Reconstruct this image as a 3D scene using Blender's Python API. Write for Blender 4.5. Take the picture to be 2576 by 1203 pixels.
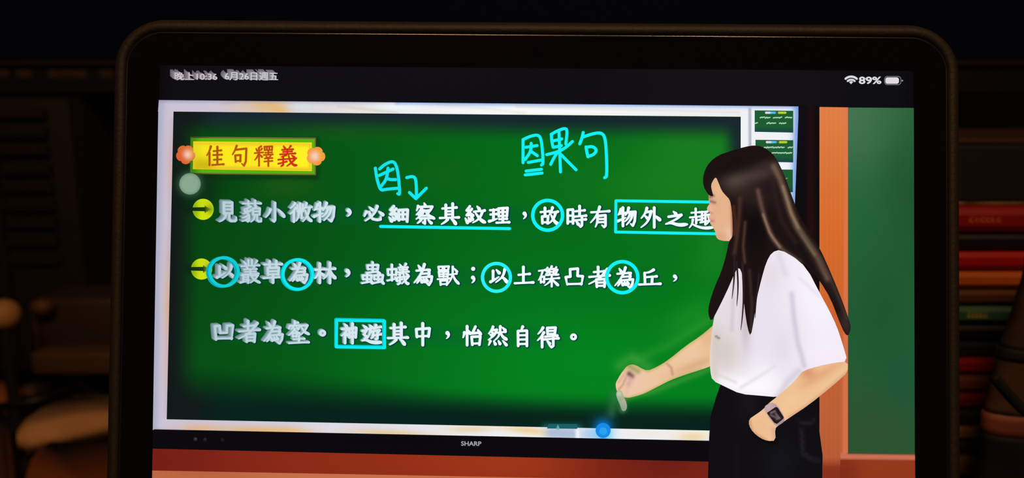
import bpy, bmesh, math, random
import numpy as np
from mathutils import Matrix, Vector, Euler
from mathutils.geometry import delaunay_2d_cdt

for _o in list(bpy.data.objects):
    bpy.data.objects.remove(_o)
S = bpy.context.scene
COL = S.collection
random.seed(7)

# ------------------------------------------------------------------ camera
F, CX, CY = 1970.0, 1288.0, 601.5            # focal length and centre for a 2576 x 1203 frame
CAM = Vector((0.0, 0.0, 0.225))
PITCH = math.radians(10.0)
cd = bpy.data.cameras.new('camera')
cd.sensor_fit = 'HORIZONTAL'
cd.sensor_width = 36.0
cd.lens = 36.0 * F / 2576.0
cd.clip_start = 0.01
cd.clip_end = 50
cd.dof.use_dof = True
cd.dof.focus_distance = 0.1845
cd.dof.aperture_fstop = cd.lens / 2.3        # a pupil of 2.3 mm, as a phone has
cam = bpy.data.objects.new('camera', cd)
COL.objects.link(cam)
cam.location = CAM
cam.rotation_euler = (math.pi / 2 - PITCH, 0, 0)
S.camera = cam
MC = Matrix.Translation(CAM) @ Euler((math.pi / 2 - PITCH, 0, 0)).to_matrix().to_4x4()

# ------------------------------------------------------------------ world, exposure, lamps
w = bpy.data.worlds.new('night')
S.world = w
w.use_nodes = True
w.node_tree.nodes['Background'].inputs[0].default_value = (0.55, 0.6, 1.0, 1)
w.node_tree.nodes['Background'].inputs[1].default_value = 0.02
S.view_settings.view_transform = 'Standard'
S.view_settings.look = 'None'
S.view_settings.exposure = 0
S.view_settings.gamma = 1
S.view_settings.use_curve_mapping = False


def lamp(name, loc, power, col, size):
    l = bpy.data.lights.new(name, 'POINT')
    l.energy = power
    l.color = col
    l.shadow_soft_size = size
    o = bpy.data.objects.new(name, l)
    COL.objects.link(o)
    o.location = loc
    return o


lamp('warm_room_lamp', (0.27, -0.35, 1.0), 7.0, (1.0, 0.58, 0.26), 0.05)
lamp('warm_fill_light', (-0.10, -0.42, 0.85), 7.5, (1.0, 0.58, 0.26), 0.12)  # added fill that brightens the books and left clutter, no real fixture

# ------------------------------------------------------------------ helpers


def lin(c):
    a = np.asarray(c, dtype=float) / 255.0
    return np.where(a <= 0.04045, a / 12.92, ((a + 0.055) / 1.055) ** 2.4)


def L(c):
    v = lin(c)
    return (float(v[0]), float(v[1]), float(v[2]), 1.0)


MATS = {}


def mat(name, col, rough=0.6, metal=0.0, noise=0.0, scale=60.0, bump=0.0, spec=0.5, stretch=(1, 1, 1)):
    if name in MATS:
        return MATS[name]
    m = bpy.data.materials.new(name)
    m.use_nodes = True
    nt = m.node_tree
    b = nt.nodes['Principled BSDF']
    b.inputs['Roughness'].default_value = rough
    b.inputs['Metallic'].default_value = metal
    b.inputs['Specular IOR Level'].default_value = spec
    tc = nt.nodes.new('ShaderNodeTexCoord')
    mp = nt.nodes.new('ShaderNodeMapping')
    mp.inputs['Scale'].default_value = stretch
    nt.links.new(tc.outputs['Object'], mp.inputs[0])
    n = nt.nodes.new('ShaderNodeTexNoise')
    n.inputs['Scale'].default_value = scale
    n.inputs['Detail'].default_value = 4
    nt.links.new(mp.outputs[0], n.inputs['Vector'])
    r = nt.nodes.new('ShaderNodeValToRGB')
    c = L(col)
    k0, k1 = 1 - noise, 1 + noise
    r.color_ramp.elements[0].position = 0.3
    r.color_ramp.elements[1].position = 0.7
    r.color_ramp.elements[0].color = (c[0] * k0, c[1] * k0, c[2] * k0, 1)
    r.color_ramp.elements[1].color = (min(1, c[0] * k1), min(1, c[1] * k1), min(1, c[2] * k1), 1)
    nt.links.new(n.outputs['Fac'], r.inputs[0])
    nt.links.new(r.outputs[0], b.inputs['Base Color'])
    if bump:
        bp = nt.nodes.new('ShaderNodeBump')
        bp.inputs['Strength'].default_value = bump
        bp.inputs['Distance'].default_value = 0.001
        nt.links.new(n.outputs['Fac'], bp.inputs['Height'])
        nt.links.new(bp.outputs[0], b.inputs['Normal'])
    MATS[name] = m
    return m


def screen_mat():
    m = bpy.data.materials.new('lit_screen_picture')
    m.use_nodes = True
    nt = m.node_tree
    b = nt.nodes['Principled BSDF']
    b.inputs['Base Color'].default_value = (0.002, 0.002, 0.002, 1)
    b.inputs['Roughness'].default_value = 0.12
    b.inputs['Specular IOR Level'].default_value = 0.4
    a = nt.nodes.new('ShaderNodeAttribute')
    a.attribute_name = 'picture'
    nt.links.new(a.outputs['Color'], b.inputs['Emission Color'])
    b.inputs['Emission Strength'].default_value = 1.0
    return m


SCREEN = screen_mat()


def tag(o, label=None, cat=None, group=None, kind=None):
    if label:
        o['label'] = label
    if cat:
        o['category'] = cat
    if group:
        o['group'] = group
    if kind:
        o['kind'] = kind
    return o


def empty(name, loc, rot=(0, 0, 0)):
    o = bpy.data.objects.new(name, None)
    COL.objects.link(o)
    o.location = loc
    o.rotation_euler = rot
    o.empty_display_size = 0.02
    return o


def link_mesh(name, me, m, parent=None, smooth=False):
    o = bpy.data.objects.new(name, me)
    COL.objects.link(o)
    if m:
        me.materials.append(m)
    if parent:
        o.parent = parent
    if smooth:
        me.polygons.foreach_set('use_smooth', [True] * len(me.polygons))
    return o


def mesh(name, verts, faces, m, parent=None, smooth=False):
    me = bpy.data.meshes.new(name)
    me.from_pydata([tuple(map(float, v)) for v in verts], [], faces)
    me.update()
    return link_mesh(name, me, m, parent, smooth)


def bevel_box(name, size, centre, m, parent=None, bev=0.001, rot=None, seg=2):
    bm = bmesh.new()
    bmesh.ops.create_cube(bm, size=1)
    for v in bm.verts:
        v.co = Vector((v.co.x * size[0], v.co.y * size[1], v.co.z * size[2]))
    bmesh.ops.bevel(bm, geom=bm.edges[:], offset=bev, segments=seg, affect='EDGES', profile=0.5)
    if rot:
        bmesh.ops.rotate(bm, verts=bm.verts[:], cent=(0, 0, 0), matrix=Euler(rot).to_matrix())
    bmesh.ops.translate(bm, verts=bm.verts[:], vec=centre)
    me = bpy.data.meshes.new(name)
    bm.to_mesh(me)
    bm.free()
    return link_mesh(name, me, m, parent, True if bev > 0.002 else False)


def tube(name, pts, rad, m, parent=None, n=10, smooth_iter=3):
    P = [Vector(p) for p in pts]
    for _ in range(smooth_iter):
        Q = [P[0]]
        for a, b in zip(P[:-1], P[1:]):
            Q += [a * .75 + b * .25, a * .25 + b * .75]
        Q.append(P[-1])
        P = Q
    vs, fs = [], []
    up = Vector((0, 0, 1))
    for i, p in enumerate(P):
        d = (P[min(i + 1, len(P) - 1)] - P[max(i - 1, 0)]).normalized()
        s = d.cross(up)
        if s.length < 1e-3:
            s = d.cross(Vector((1, 0, 0)))
        s.normalize()
        t = s.cross(d)
        for k in range(n):
            a = 2 * math.pi * k / n
            vs.append(p + s * math.cos(a) * rad + t * math.sin(a) * rad)
    for i in range(len(P) - 1):
        for k in range(n):
            fs.append((i * n + k, i * n + (k + 1) % n, (i + 1) * n + (k + 1) % n, (i + 1) * n + k))
    fs.append(tuple(range(n - 1, -1, -1)))
    fs.append(tuple((len(P) - 1) * n + k for k in range(n)))
    return mesh(name, vs, fs, m, parent, True)


def at(px, py, depth):
    """world point seen at a pixel, at a given distance along the optical axis"""
    return MC @ Vector(((px - CX) / F * depth, -(py - CY) / F * depth, -depth))


def at_y(px, py, Y):
    """world point seen at a pixel on the vertical plane y = Y"""
    d = (MC.to_3x3() @ Vector(((px - CX) / F, -(py - CY) / F, -1)))
    return CAM + d * (Y / d.y)


def at_z(px, py, z):
    d = (MC.to_3x3() @ Vector(((px - CX) / F, -(py - CY) / F, -1)))
    return CAM + d * ((z - CAM.z) / d.z)


# ------------------------------------------------------------------ setting
desk = bevel_box('desk', (2.4, 1.3, 0.03), (0, 0.45, -0.015), mat('black_desk', (16, 14, 13), 0.45, noise=.3, scale=12), bev=0.003)
tag(desk, 'black desk top under the tablet stand, books and clutter', 'desk')
wl = bevel_box('wall_back', (3.4, 0.05, 2.6), (0, 1.35, 0.55), mat('night_wall', (30, 27, 25), 0.9, noise=.15, scale=4))
tag(wl, kind='structure')
for nm, x in (('wall_left', -1.72), ('wall_right', 1.72)):
    tag(bevel_box(nm, (0.05, 3.4, 2.6), (x, -0.35, 0.55), MATS['night_wall']), kind='structure')
tag(bevel_box('floor', (3.4, 3.4, 0.05), (0, -0.35, -0.775), mat('dark_floor', (40, 28, 20), 0.6, noise=.3, scale=6)), kind='structure')
for sx in (-1.1, 1.1):
    for sy in (-0.1, 1.0):
        bevel_box('leg', (0.05, 0.05, 0.72), (sx, sy, -0.39), MATS['black_desk'], desk, bev=0.002)

# ------------------------------------------------------------------ tablet frame of reference (fitted pose)
ax, ay, az = -2.13723871e-02, -4.31707269e-03, -8.51121408e-03
RT = (Matrix.Rotation(az, 3, 'Z') @ Matrix.Rotation(ay, 3, 'Y') @ Matrix.Rotation(ax, 3, 'X'))
T3 = Vector((5.14896748, -18.1035352, -184.284684)) / 1000
MT = MC @ (Matrix.Translation(T3) @ RT.to_4x4())          # screen centre, x right, y up, z towards the viewer
SW, SH = 0.1785, 0.1172
BW, BH = SW + 0.016, SH + 0.016                            # glass
LIP = 0.0034
BASE = -(BH / 2 + LIP)
ROOT = MT @ Matrix.Translation((0, BASE, 0))
tablet = empty('tablet', ROOT.to_translation())
tablet.rotation_euler = ROOT.to_euler()
tag(tablet, 'tablet in a dark brown case, screen lit with a green chalkboard lesson video', 'tablet')
OFF = -BASE

# plane mapping: photograph pixel -> point on the screen plane
Hm = np.array([[RT[0][0], RT[0][1], T3[0]], [RT[1][0], RT[1][1], T3[1]], [RT[2][0], RT[2][1], T3[2]]])
K = np.array([[F, 0, -CX], [0, -F, -CY], [0, 0, -1.0]])
Hi = np.linalg.inv(K @ Hm)


def PX(p):
    p = np.atleast_2d(np.asarray(p, dtype=float))
    q = (Hi @ np.c_[p, np.ones(len(p))].T).T
    return q[:, :2] / q[:, 2:3]


ZL = 0.00002


def picture(name, verts_px, faces, cols, layer, label=None, parent=None):
    """flat piece of the lit picture; verts in photo pixels on the screen plane, cols = sRGB 0-255"""
    p = PX(verts_px)
    n = len(p)
    me = bpy.data.meshes.new(name)
    me.from_pydata([(x, y + OFF, ZL * layer) for x, y in p.tolist()], [], faces)
    c = np.asarray(cols, dtype=float)
    if c.ndim == 1:
        c = np.tile(c, (n, 1))
    att = me.color_attributes.new('picture', 'FLOAT_COLOR', 'POINT')
    buf = np.ones((n, 4), dtype=np.float32)
    buf[:, :3] = lin(np.clip(c, 0, 255))
    att.data.foreach_set('color', buf.ravel())
    me.update()
    if len(me.polygons) and me.polygons[0].normal.z < 0:
        me.flip_normals()
    o = link_mesh(name, me, SCREEN, parent or DISPLAY)
    if label:
        o['label'] = label
    return o


def seg_dist(p, line):
    best = np.full(len(p), 1e9)
    for a, b in zip(line[:-1], line[1:]):
        a = np.array(a, float)
        b = np.array(b, float)
        d = b - a
        t = np.clip(((p - a) @ d) / max(d @ d, 1e-9), 0, 1)
        q = a + t[:, None] * d
        best = np.minimum(best, np.hypot(*(p - q).T))
    return best


def paint(p, base, grads=(), blobs=(), lines=()):
    p = np.asarray(p, float)
    c = np.tile(np.array(base, float), (len(p), 1)) if not callable(base) else base(p)
    for x, y, sx, sy, ang, col, al in blobs:
        a = math.radians(ang)
        dx, dy = p[:, 0] - x, p[:, 1] - y
        u = (dx * math.cos(a) + dy * math.sin(a)) / sx
        v = (-dx * math.sin(a) + dy * math.cos(a)) / sy
        k = al * np.exp(-(u * u + v * v) / 2)
        c += (np.array(col, float) - c) * k[:, None]
    for line, sig, col, al in lines:
        d = seg_dist(p, line)
        k = al * np.exp(-(d / sig) ** 2 / 2)
        c += (np.array(col, float) - c) * k[:, None]
    return c


def quad(name, tl, tr, br, bl, nx, ny, colf, layer, label=None):
    u, v = np.meshgrid(np.linspace(0, 1, nx + 1), np.linspace(0, 1, ny + 1))
    u, v = u.ravel()[:, None], v.ravel()[:, None]
    tl, tr, br, bl = [np.array(q, float) for q in (tl, tr, br, bl)]
    P = (tl * (1 - u) + tr * u) * (1 - v) + (bl * (1 - u) + br * u) * v
    fs = [(j * (nx + 1) + i, (j + 1) * (nx + 1) + i, (j + 1) * (nx + 1) + i + 1, j * (nx + 1) + i + 1)
          for j in range(ny) for i in range(nx)]
    c = colf(P, u[:, 0], v[:, 0]) if callable(colf) else colf
    return picture(name, P, fs, c, layer, label)


def poly(name, pts, colf, layer, label=None, step=0, smooth=0):
    P = [tuple(map(float, q)) for q in pts]
    for _ in range(smooth):
        Q = []
        for i in range(len(P)):
            a, b = P[i], P[(i + 1) % len(P)]
            Q += [(a[0] * .75 + b[0] * .25, a[1] * .75 + b[1] * .25), (a[0] * .25 + b[0] * .75, a[1] * .25 + b[1] * .75)]
        P = Q
    n = len(P)
    V = [Vector(q) for q in P]
    E = [(i, (i + 1) % n) for i in range(n)]
    if step:
        A = np.array(P)
        xs = np.arange(A[:, 0].min() + step / 2, A[:, 0].max(), step)
        ys = np.arange(A[:, 1].min() + step / 2, A[:, 1].max(), step)
        gx, gy = np.meshgrid(xs, ys)
        gx[1::2] += step / 2
        G = np.c_[gx.ravel(), gy.ravel()]
        ins = np.zeros(len(G), bool)
        for i in range(n):
            x1, y1 = A[i]
            x2, y2 = A[(i + 1) % n]
            if y1 == y2:
                continue
            c = ((y1 > G[:, 1]) != (y2 > G[:, 1])) & (G[:, 0] < (x2 - x1) * (G[:, 1] - y1) / (y2 - y1) + x1)
            ins ^= c
        G = G[ins]
        d = seg_dist(G, P + [P[0]])
        G = G[d > step * 0.5]
        V += [Vector(q) for q in G.tolist()]
    r = delaunay_2d_cdt(V, E, [], 1, 1e-4)
    vs = np.array([(q.x, q.y) for q in r[0]])
    fs = [tuple(f) for f in r[2]]
    c = colf(vs) if callable(colf) else colf
    return picture(name, vs, fs, c, layer, label)


class Brush:
    """collects brush strokes (ribbons with round ends) into one flat mesh"""

    def __init__(self):
        self.v, self.f, self.c = [], [], []

    def disc(self, x, y, r, col, n=10):
        b = len(self.v)
        for k in range(n):
            a = 2 * math.pi * k / n
            self.v.append((x + r * math.cos(a), y - r * math.sin(a)))
            self.c.append(col)
        self.f.append(tuple(range(b, b + n)))

    def ribbon(self, P, W, col):
        for (a, b, wa, wb) in zip(P[:-1], P[1:], W[:-1], W[1:]):
            dx, dy = b[0] - a[0], b[1] - a[1]
            l = math.hypot(dx, dy) or 1e-6
            nx, ny = -dy / l, dx / l
            i = len(self.v)
            self.v += [(a[0] + nx * wa / 2, a[1] + ny * wa / 2), (b[0] + nx * wb / 2, b[1] + ny * wb / 2),
                       (b[0] - nx * wb / 2, b[1] - ny * wb / 2), (a[0] - nx * wa / 2, a[1] - ny * wa / 2)]
            self.c += [col] * 4
            self.f.append((i, i + 1, i + 2, i + 3))
        for q, ww in zip(P, W):
            self.disc(q[0], q[1], ww / 2, col)

    def build(self, name, layer, label=None):
        return picture(name, self.v, self.f, np.array(self.c, float), layer, label)


def chaikin(P, n=2):
    for _ in range(n):
        if len(P) < 3:
            return P
        Q = [P[0]]
        for a, b in zip(P[:-1], P[1:]):
            Q += [(a[0] * .75 + b[0] * .25, a[1] * .75 + b[1] * .25), (a[0] * .25 + b[0] * .75, a[1] * .25 + b[1] * .75)]
        Q.append(P[-1])
        P = Q
    return P


def dens(P, n=6):
    Q = [P[0]]
    for a, b in zip(P[:-1], P[1:]):
        for k in range(1, n + 1):
            Q.append((a[0] + (b[0] - a[0]) * k / n, a[1] + (b[1] - a[1]) * k / n))
    return Q


# stroke skeletons of the characters on a 100 x 100 grid:
# h level, v upright, b bent, p falling left and thinning, n falling right and swelling, d dot
GL = {
 '見': 'v 28 4 28 58;b 28 4 74 4 74 58;h 30 21 72 21;h 30 38 72 38;h 28 56 74 56;p 40 57 36 76 22 90 3 98;b 58 57 58 86 66 95 90 95 96 90 97 76',
 '藐': 'h 5 15 96 14;v 33 4 33 24;v 67 2 67 24;p 44 28 28 37 10 40;d 12 44 18 51;d 26 41 30 49;p 46 44 34 54 6 62;b 26 55 37 68 37 90 31 97 22 91;p 34 66 20 76 3 80;p 36 78 22 90 2 96;p 72 27 65 37;b 56 37 57 66;b 56 37 91 36 89 66;h 57 51 89 50;h 57 66 89 65;p 65 67 62 86 46 99;b 77 67 77 90 84 97 97 96 99 82',
 '小': 'b 50 2 50 90 45 97 36 89;p 27 36 20 56 3 76;n 66 36 82 52 97 74',
 '微': 'p 24 3 16 16 3 28;p 27 26 16 44 2 58;v 19 46 19 98;b 35 12 35 32 60 32;v 47 4 47 30;v 60 10 60 32;h 34 43 61 41;p 41 52 39 76 29 94;b 41 52 54 51 54 80 62 76;p 76 3 72 20 62 36;h 72 24 99 21;p 90 24 84 58 74 78 60 97;n 70 38 80 68 88 86 100 95',
 '物': 'p 18 10 12 28 3 40;h 10 34 42 30;v 29 2 29 98;p 2 72 20 64 44 54;p 60 3 54 24 42 42;b 54 26 96 23 92 72 82 96 70 86;p 68 28 60 54 40 74;p 82 28 74 62 48 92',
 '必': 'd 30 8 44 26;b 28 40 34 68 46 86 68 92 84 88 86 70;p 68 2 58 38 40 68 8 98;p 14 38 8 52 3 68;n 78 38 86 46 98 60',
 '細': 'b 26 3 8 27 28 28;b 38 18 8 54 38 51;d 32 42 43 58;d 3 72 14 94;d 19 68 28 85;d 33 62 42 77;b 50 28 52 90;b 50 28 97 25 94 98;v 72 28 72 84;h 52 54 93 53;h 54 84 93 83',
 '察': 'd 46 0 51 12;p 14 14 12 22 6 36;b 14 18 88 16 78 32;p 32 26 22 40 4 56;b 30 36 46 34 32 56 4 76;d 22 42 30 50;d 13 52 22 60;b 56 36 76 34 60 52;n 52 40 70 60 99 74;h 34 60 64 59;h 22 72 78 71;b 49 72 49 98 40 92;p 30 78 22 88 10 96;d 66 80 82 95',
 '其': 'h 13 23 87 18;v 31 6 31 66;v 67 0 67 66;h 32 37 66 36;h 32 52 66 51;h 0 69 99 66;p 40 76 28 88 8 99;n 60 74 72 82 84 99',
 '紋': 'b 24 3 8 27 26 28;b 34 18 8 54 34 51;d 28 42 38 56;d 2 72 12 96;d 17 68 25 86;d 29 62 37 78;d 60 4 70 18;h 44 34 97 27;p 86 32 78 60 62 82 38 97;n 52 42 66 64 80 84 100 96',
 '理': 'h 4 22 38 19;h 6 48 36 45;v 21 20 21 80;p 0 88 20 82 40 72;b 46 12 48 60;b 46 12 92 8 88 58;v 68 10 68 92;h 48 34 88 32;h 48 57 88 55;h 50 76 88 73;h 36 97 100 94',
 '故': 'h 0 28 48 23;v 24 4 24 50;b 8 54 10 94;b 8 54 42 52 38 94;h 10 88 40 87;p 66 2 60 22 48 44;h 60 30 96 25;p 84 30 76 58 62 80 42 97;n 58 44 70 70 82 88 100 99',
 '時': 'b 6 18 6 84;b 6 18 33 16 33 84;h 8 46 32 46;h 8 75 32 75;h 46 25 93 20;v 67 0 67 46;h 38 51 100 46;h 42 69 99 64;b 79 54 79 92 72 99 60 90;d 50 74 60 87',
 '有': 'h 4 28 99 22;p 48 2 38 34 22 56 1 78;p 38 44 36 78 26 99;b 36 46 79 42 79 92 72 99 60 90;h 38 61 76 60;h 38 76 76 75',
 '外': 'p 30 4 22 30 1 54;b 24 24 52 20;p 52 20 42 56 26 80 0 99;d 20 42 36 56;v 68 2 68 99;n 70 42 84 50 99 64',
 '之': 'd 38 2 48 16;b 16 36 72 24;p 72 24 50 54 4 84;n 4 84 26 74 60 92 99 86',
 '趣': 'h 8 20 42 17;v 26 0 26 42;h 2 43 46 38;v 28 42 28 72;h 28 57 44 54;p 14 54 12 74 0 94;n 10 74 28 86 60 97 100 92;h 46 16 74 14;v 52 16 52 66;v 66 16 66 78;h 53 32 66 31;h 53 47 66 46;h 45 68 76 61;b 74 30 93 28;p 93 28 86 54 72 76;n 76 36 84 56 99 72',
 '以': 'v 17 14 17 76;p 3 92 22 80 50 56;d 36 6 52 28;p 84 2 78 38 62 68 32 96;n 68 58 82 70 99 98',
 '叢': 'v 40 0 40 24;v 58 0 58 24;d 16 6 27 18;p 84 4 72 19;h 4 27 96 23;d 29 28 36 37;p 70 27 62 37;h 18 41 82 39;h 22 51 78 50;v 50 40 50 61;h 10 62 92 59;h 4 66 48 64;v 14 66 14 92;v 39 66 39 99;h 15 75 38 74;h 15 84 38 83;p 0 97 22 93 48 86;b 54 68 88 66;p 88 66 76 82 50 99;n 56 72 74 88 100 98',
 '草': 'h 4 16 96 14;v 32 2 32 27;v 67 1 67 27;b 22 31 24 63;b 22 31 81 30 77 63;h 24 47 77 46;h 24 61 77 60;h 0 78 100 73;v 50 62 50 99',
 '為': 'd 24 6 35 22;h 14 31 74 27;p 56 1 46 32 26 62 1 88;b 68 27 84 27 78 44;h 36 46 82 43;b 82 43 76 60;h 24 63 80 59;b 80 59 96 58 92 80 80 98 66 88;p 28 70 24 80 16 90;d 37 70 43 84;d 51 69 57 82;d 64 66 71 79',
 '林': 'h 2 34 47 30;v 24 4 24 98;p 24 36 14 60 0 76;d 28 48 42 60;h 52 32 98 28;v 73 0 73 99;p 72 34 62 58 42 78;n 74 36 84 58 100 76',
 '蟲': 'v 50 0 50 44;b 26 14 28 32;b 26 14 76 12 74 32;h 28 31 74 30;h 22 48 74 42;d 70 38 82 50;v 24 50 24 90;b 3 60 6 78;b 3 60 45 58 42 78;h 6 77 42 76;h 0 95 46 87;d 39 84 48 95;v 76 50 76 90;b 56 60 58 78;b 56 60 98 58 95 78;h 58 77 95 76;h 52 95 96 87;d 88 84 100 96',
 '蟻': 'v 21 4 21 78;b 2 26 4 53;b 2 26 42 24 40 53;h 4 52 40 51;h 0 79 44 68;d 35 62 45 79;d 58 2 64 13;p 86 0 78 13;h 52 18 94 16;h 56 28 90 26;h 47 39 99 36;v 72 16 72 38;p 66 43 50 51;h 45 64 99 58;b 58 46 58 90 49 96;h 45 82 68 72;n 74 42 78 70 90 94 99 92;p 94 64 82 78 66 94;d 84 43 95 53',
 '獸': 'b 3 4 6 22;b 3 4 25 3 22 22;h 6 21 22 21;b 30 3 31 22;b 30 3 52 2 48 22;h 31 21 48 21;b 5 30 8 56;b 5 30 49 29 46 56;v 27 30 27 56;h 8 43 46 42;h 8 55 46 54;h 0 69 56 65;b 12 77 14 99;b 12 77 45 75 42 99;h 14 95 42 94;h 56 45 88 40;p 70 4 70 40 62 72 44 98;n 70 44 80 72 99 94;d 78 14 89 29',
 '土': 'h 20 46 80 40;v 46 0 46 90;h 0 95 99 90',
 '礫': 'h 2 22 32 17;p 20 22 14 46 0 68;b 10 52 12 80;b 10 52 28 50 26 80;h 12 76 28 76;p 64 0 57 11;b 52 14 54 41;b 52 14 75 12 72 41;h 54 27 72 26;h 54 40 72 39;b 44 6 35 21 46 23;b 49 20 36 42 50 42;b 86 4 78 20 88 21;b 92 16 80 41 96 40;h 32 63 100 57;b 64 46 64 99;p 62 64 50 80 30 94;n 66 64 80 78 96 94',
 '凸': 'b 26 6 28 49 2 52 10 98;b 26 6 70 2 68 45 98 47 90 98;h 10 93 90 91',
 '者': 'h 24 25 76 20;v 44 0 44 44;h 2 49 99 41;p 88 10 62 44 34 66 0 84;b 35 62 38 98;b 35 62 77 59 74 98;h 38 77 74 76;h 38 93 74 92',
 '丘': 'p 68 0 48 16 26 20;b 26 20 28 88;h 28 48 82 42;v 62 46 60 88;h 0 95 100 90',
 '凹': 'b 4 12 10 98;b 4 12 29 10 31 56 65 54 66 9 97 7 90 98;h 10 92 90 90',
 '壑': 'v 30 0 30 15;h 30 8 46 6;b 6 20 3 32;b 6 20 56 18 50 30;p 22 26 12 37;d 38 26 46 35;p 30 34 20 48 1 63;n 30 38 42 50 55 56;b 20 53 22 69;b 20 53 41 52 38 69;h 22 67 38 67;b 60 20 90 18;p 90 18 80 40 58 62;n 62 26 76 48 99 58;h 24 81 76 78;v 50 66 50 94;h 3 98 97 94',
 '神': 'd 20 3 31 14;b 4 28 39 25;p 39 25 22 48 1 62;v 22 48 22 98;d 26 46 38 57;b 48 26 50 70;b 48 26 93 22 89 70;h 50 47 88 45;h 50 67 88 65;v 69 1 69 99',
 '遊': 'd 9 5 21 16;b 3 33 23 30 11 52 25 62 8 80;n 1 84 20 78 50 94 100 92;d 40 3 47 12;h 29 23 57 18;p 42 22 40 46 27 72;b 42 37 57 35 54 64 47 72;p 70 3 66 14 59 24;h 66 17 95 12;b 65 32 88 29 77 43;b 77 43 77 72 69 75;h 59 56 99 50',
 '中': 'b 5 26 9 62;b 5 26 93 22 86 60;h 10 59 86 57;v 48 0 48 99',
 '怡': 'v 23 2 23 99;p 9 34 7 46 2 60;d 30 24 39 38;b 66 3 50 38 88 34;n 78 20 84 30 93 44;b 46 56 50 97;b 46 56 91 54 86 97;h 50 91 86 89',
 '然': 'p 26 3 18 20 3 38;b 22 20 45 18;p 45 18 36 44 1 70;d 18 30 28 38;d 11 42 22 49;h 50 33 91 28;p 64 1 62 34 52 56 34 72;n 66 34 76 54 98 68;d 76 7 89 20;p 12 76 8 86 3 97;d 30 76 38 91;d 54 74 62 89;d 77 74 95 95',
 '自': 'p 52 0 36 19;b 10 22 12 99;b 10 22 88 20 88 99;h 14 44 86 43;h 14 66 86 65;h 14 89 86 88',
 '得': 'p 26 3 16 20 2 34;p 30 27 18 48 0 66;v 22 48 22 99;b 46 4 48 34;b 46 4 86 2 82 34;h 48 19 82 18;h 48 34 82 33;h 36 47 94 42;h 31 61 100 55;b 75 46 75 92 67 99 55 89;d 46 68 57 81',
 '佳': 'p 24 2 16 26 1 48;v 16 34 16 98;h 40 26 84 22;v 62 4 62 94;h 38 46 88 44;h 42 70 84 68;h 32 97 98 93',
 '句': 'p 30 1 20 22 2 44;b 24 20 96 14 92 78 80 98 64 88;b 20 48 24 80;b 20 48 57 46 54 78;h 24 76 56 74',
 '釋': 'p 36 2 20 10;d 8 14 14 24;p 40 14 32 24;h 0 36 46 32;v 24 10 24 98;p 22 40 12 58 0 70;d 28 42 40 54;b 54 4 56 22;b 54 4 98 2 96 22;v 68 4 68 20;v 82 4 82 20;h 56 21 96 20;h 58 34 96 32;v 76 24 76 44;h 50 45 100 42;d 64 50 68 59;p 88 48 82 59;h 56 62 98 60;h 54 77 98 74;v 76 58 76 100',
 '義': 'd 30 1 38 12;p 68 0 58 12;h 22 19 80 16;h 28 29 74 26;h 12 41 92 36;v 50 16 50 38;p 44 44 18 54;h 2 67 96 60;b 28 50 28 92 18 98;h 2 87 46 76;n 56 44 62 70 82 94 100 94;p 88 66 72 82 48 98;d 74 46 86 54',
}
PARSED = {}
for _k, _s in GL.items():
    st = []
    for part in _s.split(';'):
        q = part.split()
        nums = list(map(float, q[1:]))
        st.append((q[0], list(zip(nums[::2], nums[1::2]))))
    PARSED[_k] = st


def wprof(kind, t):
    if kind == 'h':
        return 0.80 + 0.30 * max(0, (t - .8) / .2) + .1 * max(0, (.15 - t) / .15)
    if kind == 'v':
        return 1.05 + .12 * max(0, (.2 - t) / .2)
    if kind == 'p':
        return 1.22 - 0.72 * t
    if kind == 'n':
        return .62 + 0.85 * min(t, .78) / .78 - .8 * max(0, (t - .78) / .22)
    if kind == 'd':
        return .7 + .65 * t
    return 1.0


def glyph(br, ch, box, col, width, off=(0, 0), grow=0.0, sweep=None):
    x0, y0, x1, y1 = box
    if ch == '。':
        cx, cy, r = (x0 + x1) / 2 + off[0], (y0 + y1) / 2 + off[1], (x1 - x0) / 2 - width * .42
        P = [(cx + r * math.cos(a * math.pi / 10), cy + r * math.sin(a * math.pi / 10)) for a in range(21)]
        br.ribbon(P, [width * .95 + grow] * 21, col)
        return
    if ch in '，；':
        hh = (y1 - y0)
        cy = y0 if ch == '，' else y0 + hh * .52
        if ch == '；':
            br.disc((x0 + x1) / 2 + off[0], y0 + 5.5 + off[1], 5.3 + grow / 2, col, 14)
            hh *= .48
        xx = (x1 - x0)
        P = [(x0 + xx * .45, cy + hh * .28), (x0 + xx * .72, cy + hh * .45), (x0 + xx * .6, cy + hh * .75), (x0 + xx * .22, cy + hh * .96)]
        P = chaikin(P)
        W = [hh * .52 - (hh * .44) * k / (len(P) - 1) + grow for k in range(len(P))]
        br.ribbon([(a + off[0], b + off[1]) for a, b in P], W, col)
        return
    st = PARSED[ch]
    n = len(st)
    wd = width * min(1.0, (11.0 / n) ** 0.42)
    pad = wd * .45
    sx, sy = (x1 - x0 - 2 * pad) / 100, (y1 - y0 - 2 * pad) / 100
    for kind, pts in st:
        P = [(x0 + pad + a * sx + off[0], y0 + pad + b * sy + off[1]) for a, b in pts]
        if kind in 'pn':
            P = chaikin(P)
        if kind in 'hvpnd':
            P = dens(P, 5 if len(P) < 4 else 1)
        m_ = len(P) - 1
        W = [wd * wprof(kind, k / m_) + grow for k in range(m_ + 1)]
        if kind == 'b' and len(P) > 3:
            W[-1] *= .55
        br.ribbon(P, W, col)


# ------------------------------------------------------------------ tablet body


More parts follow.
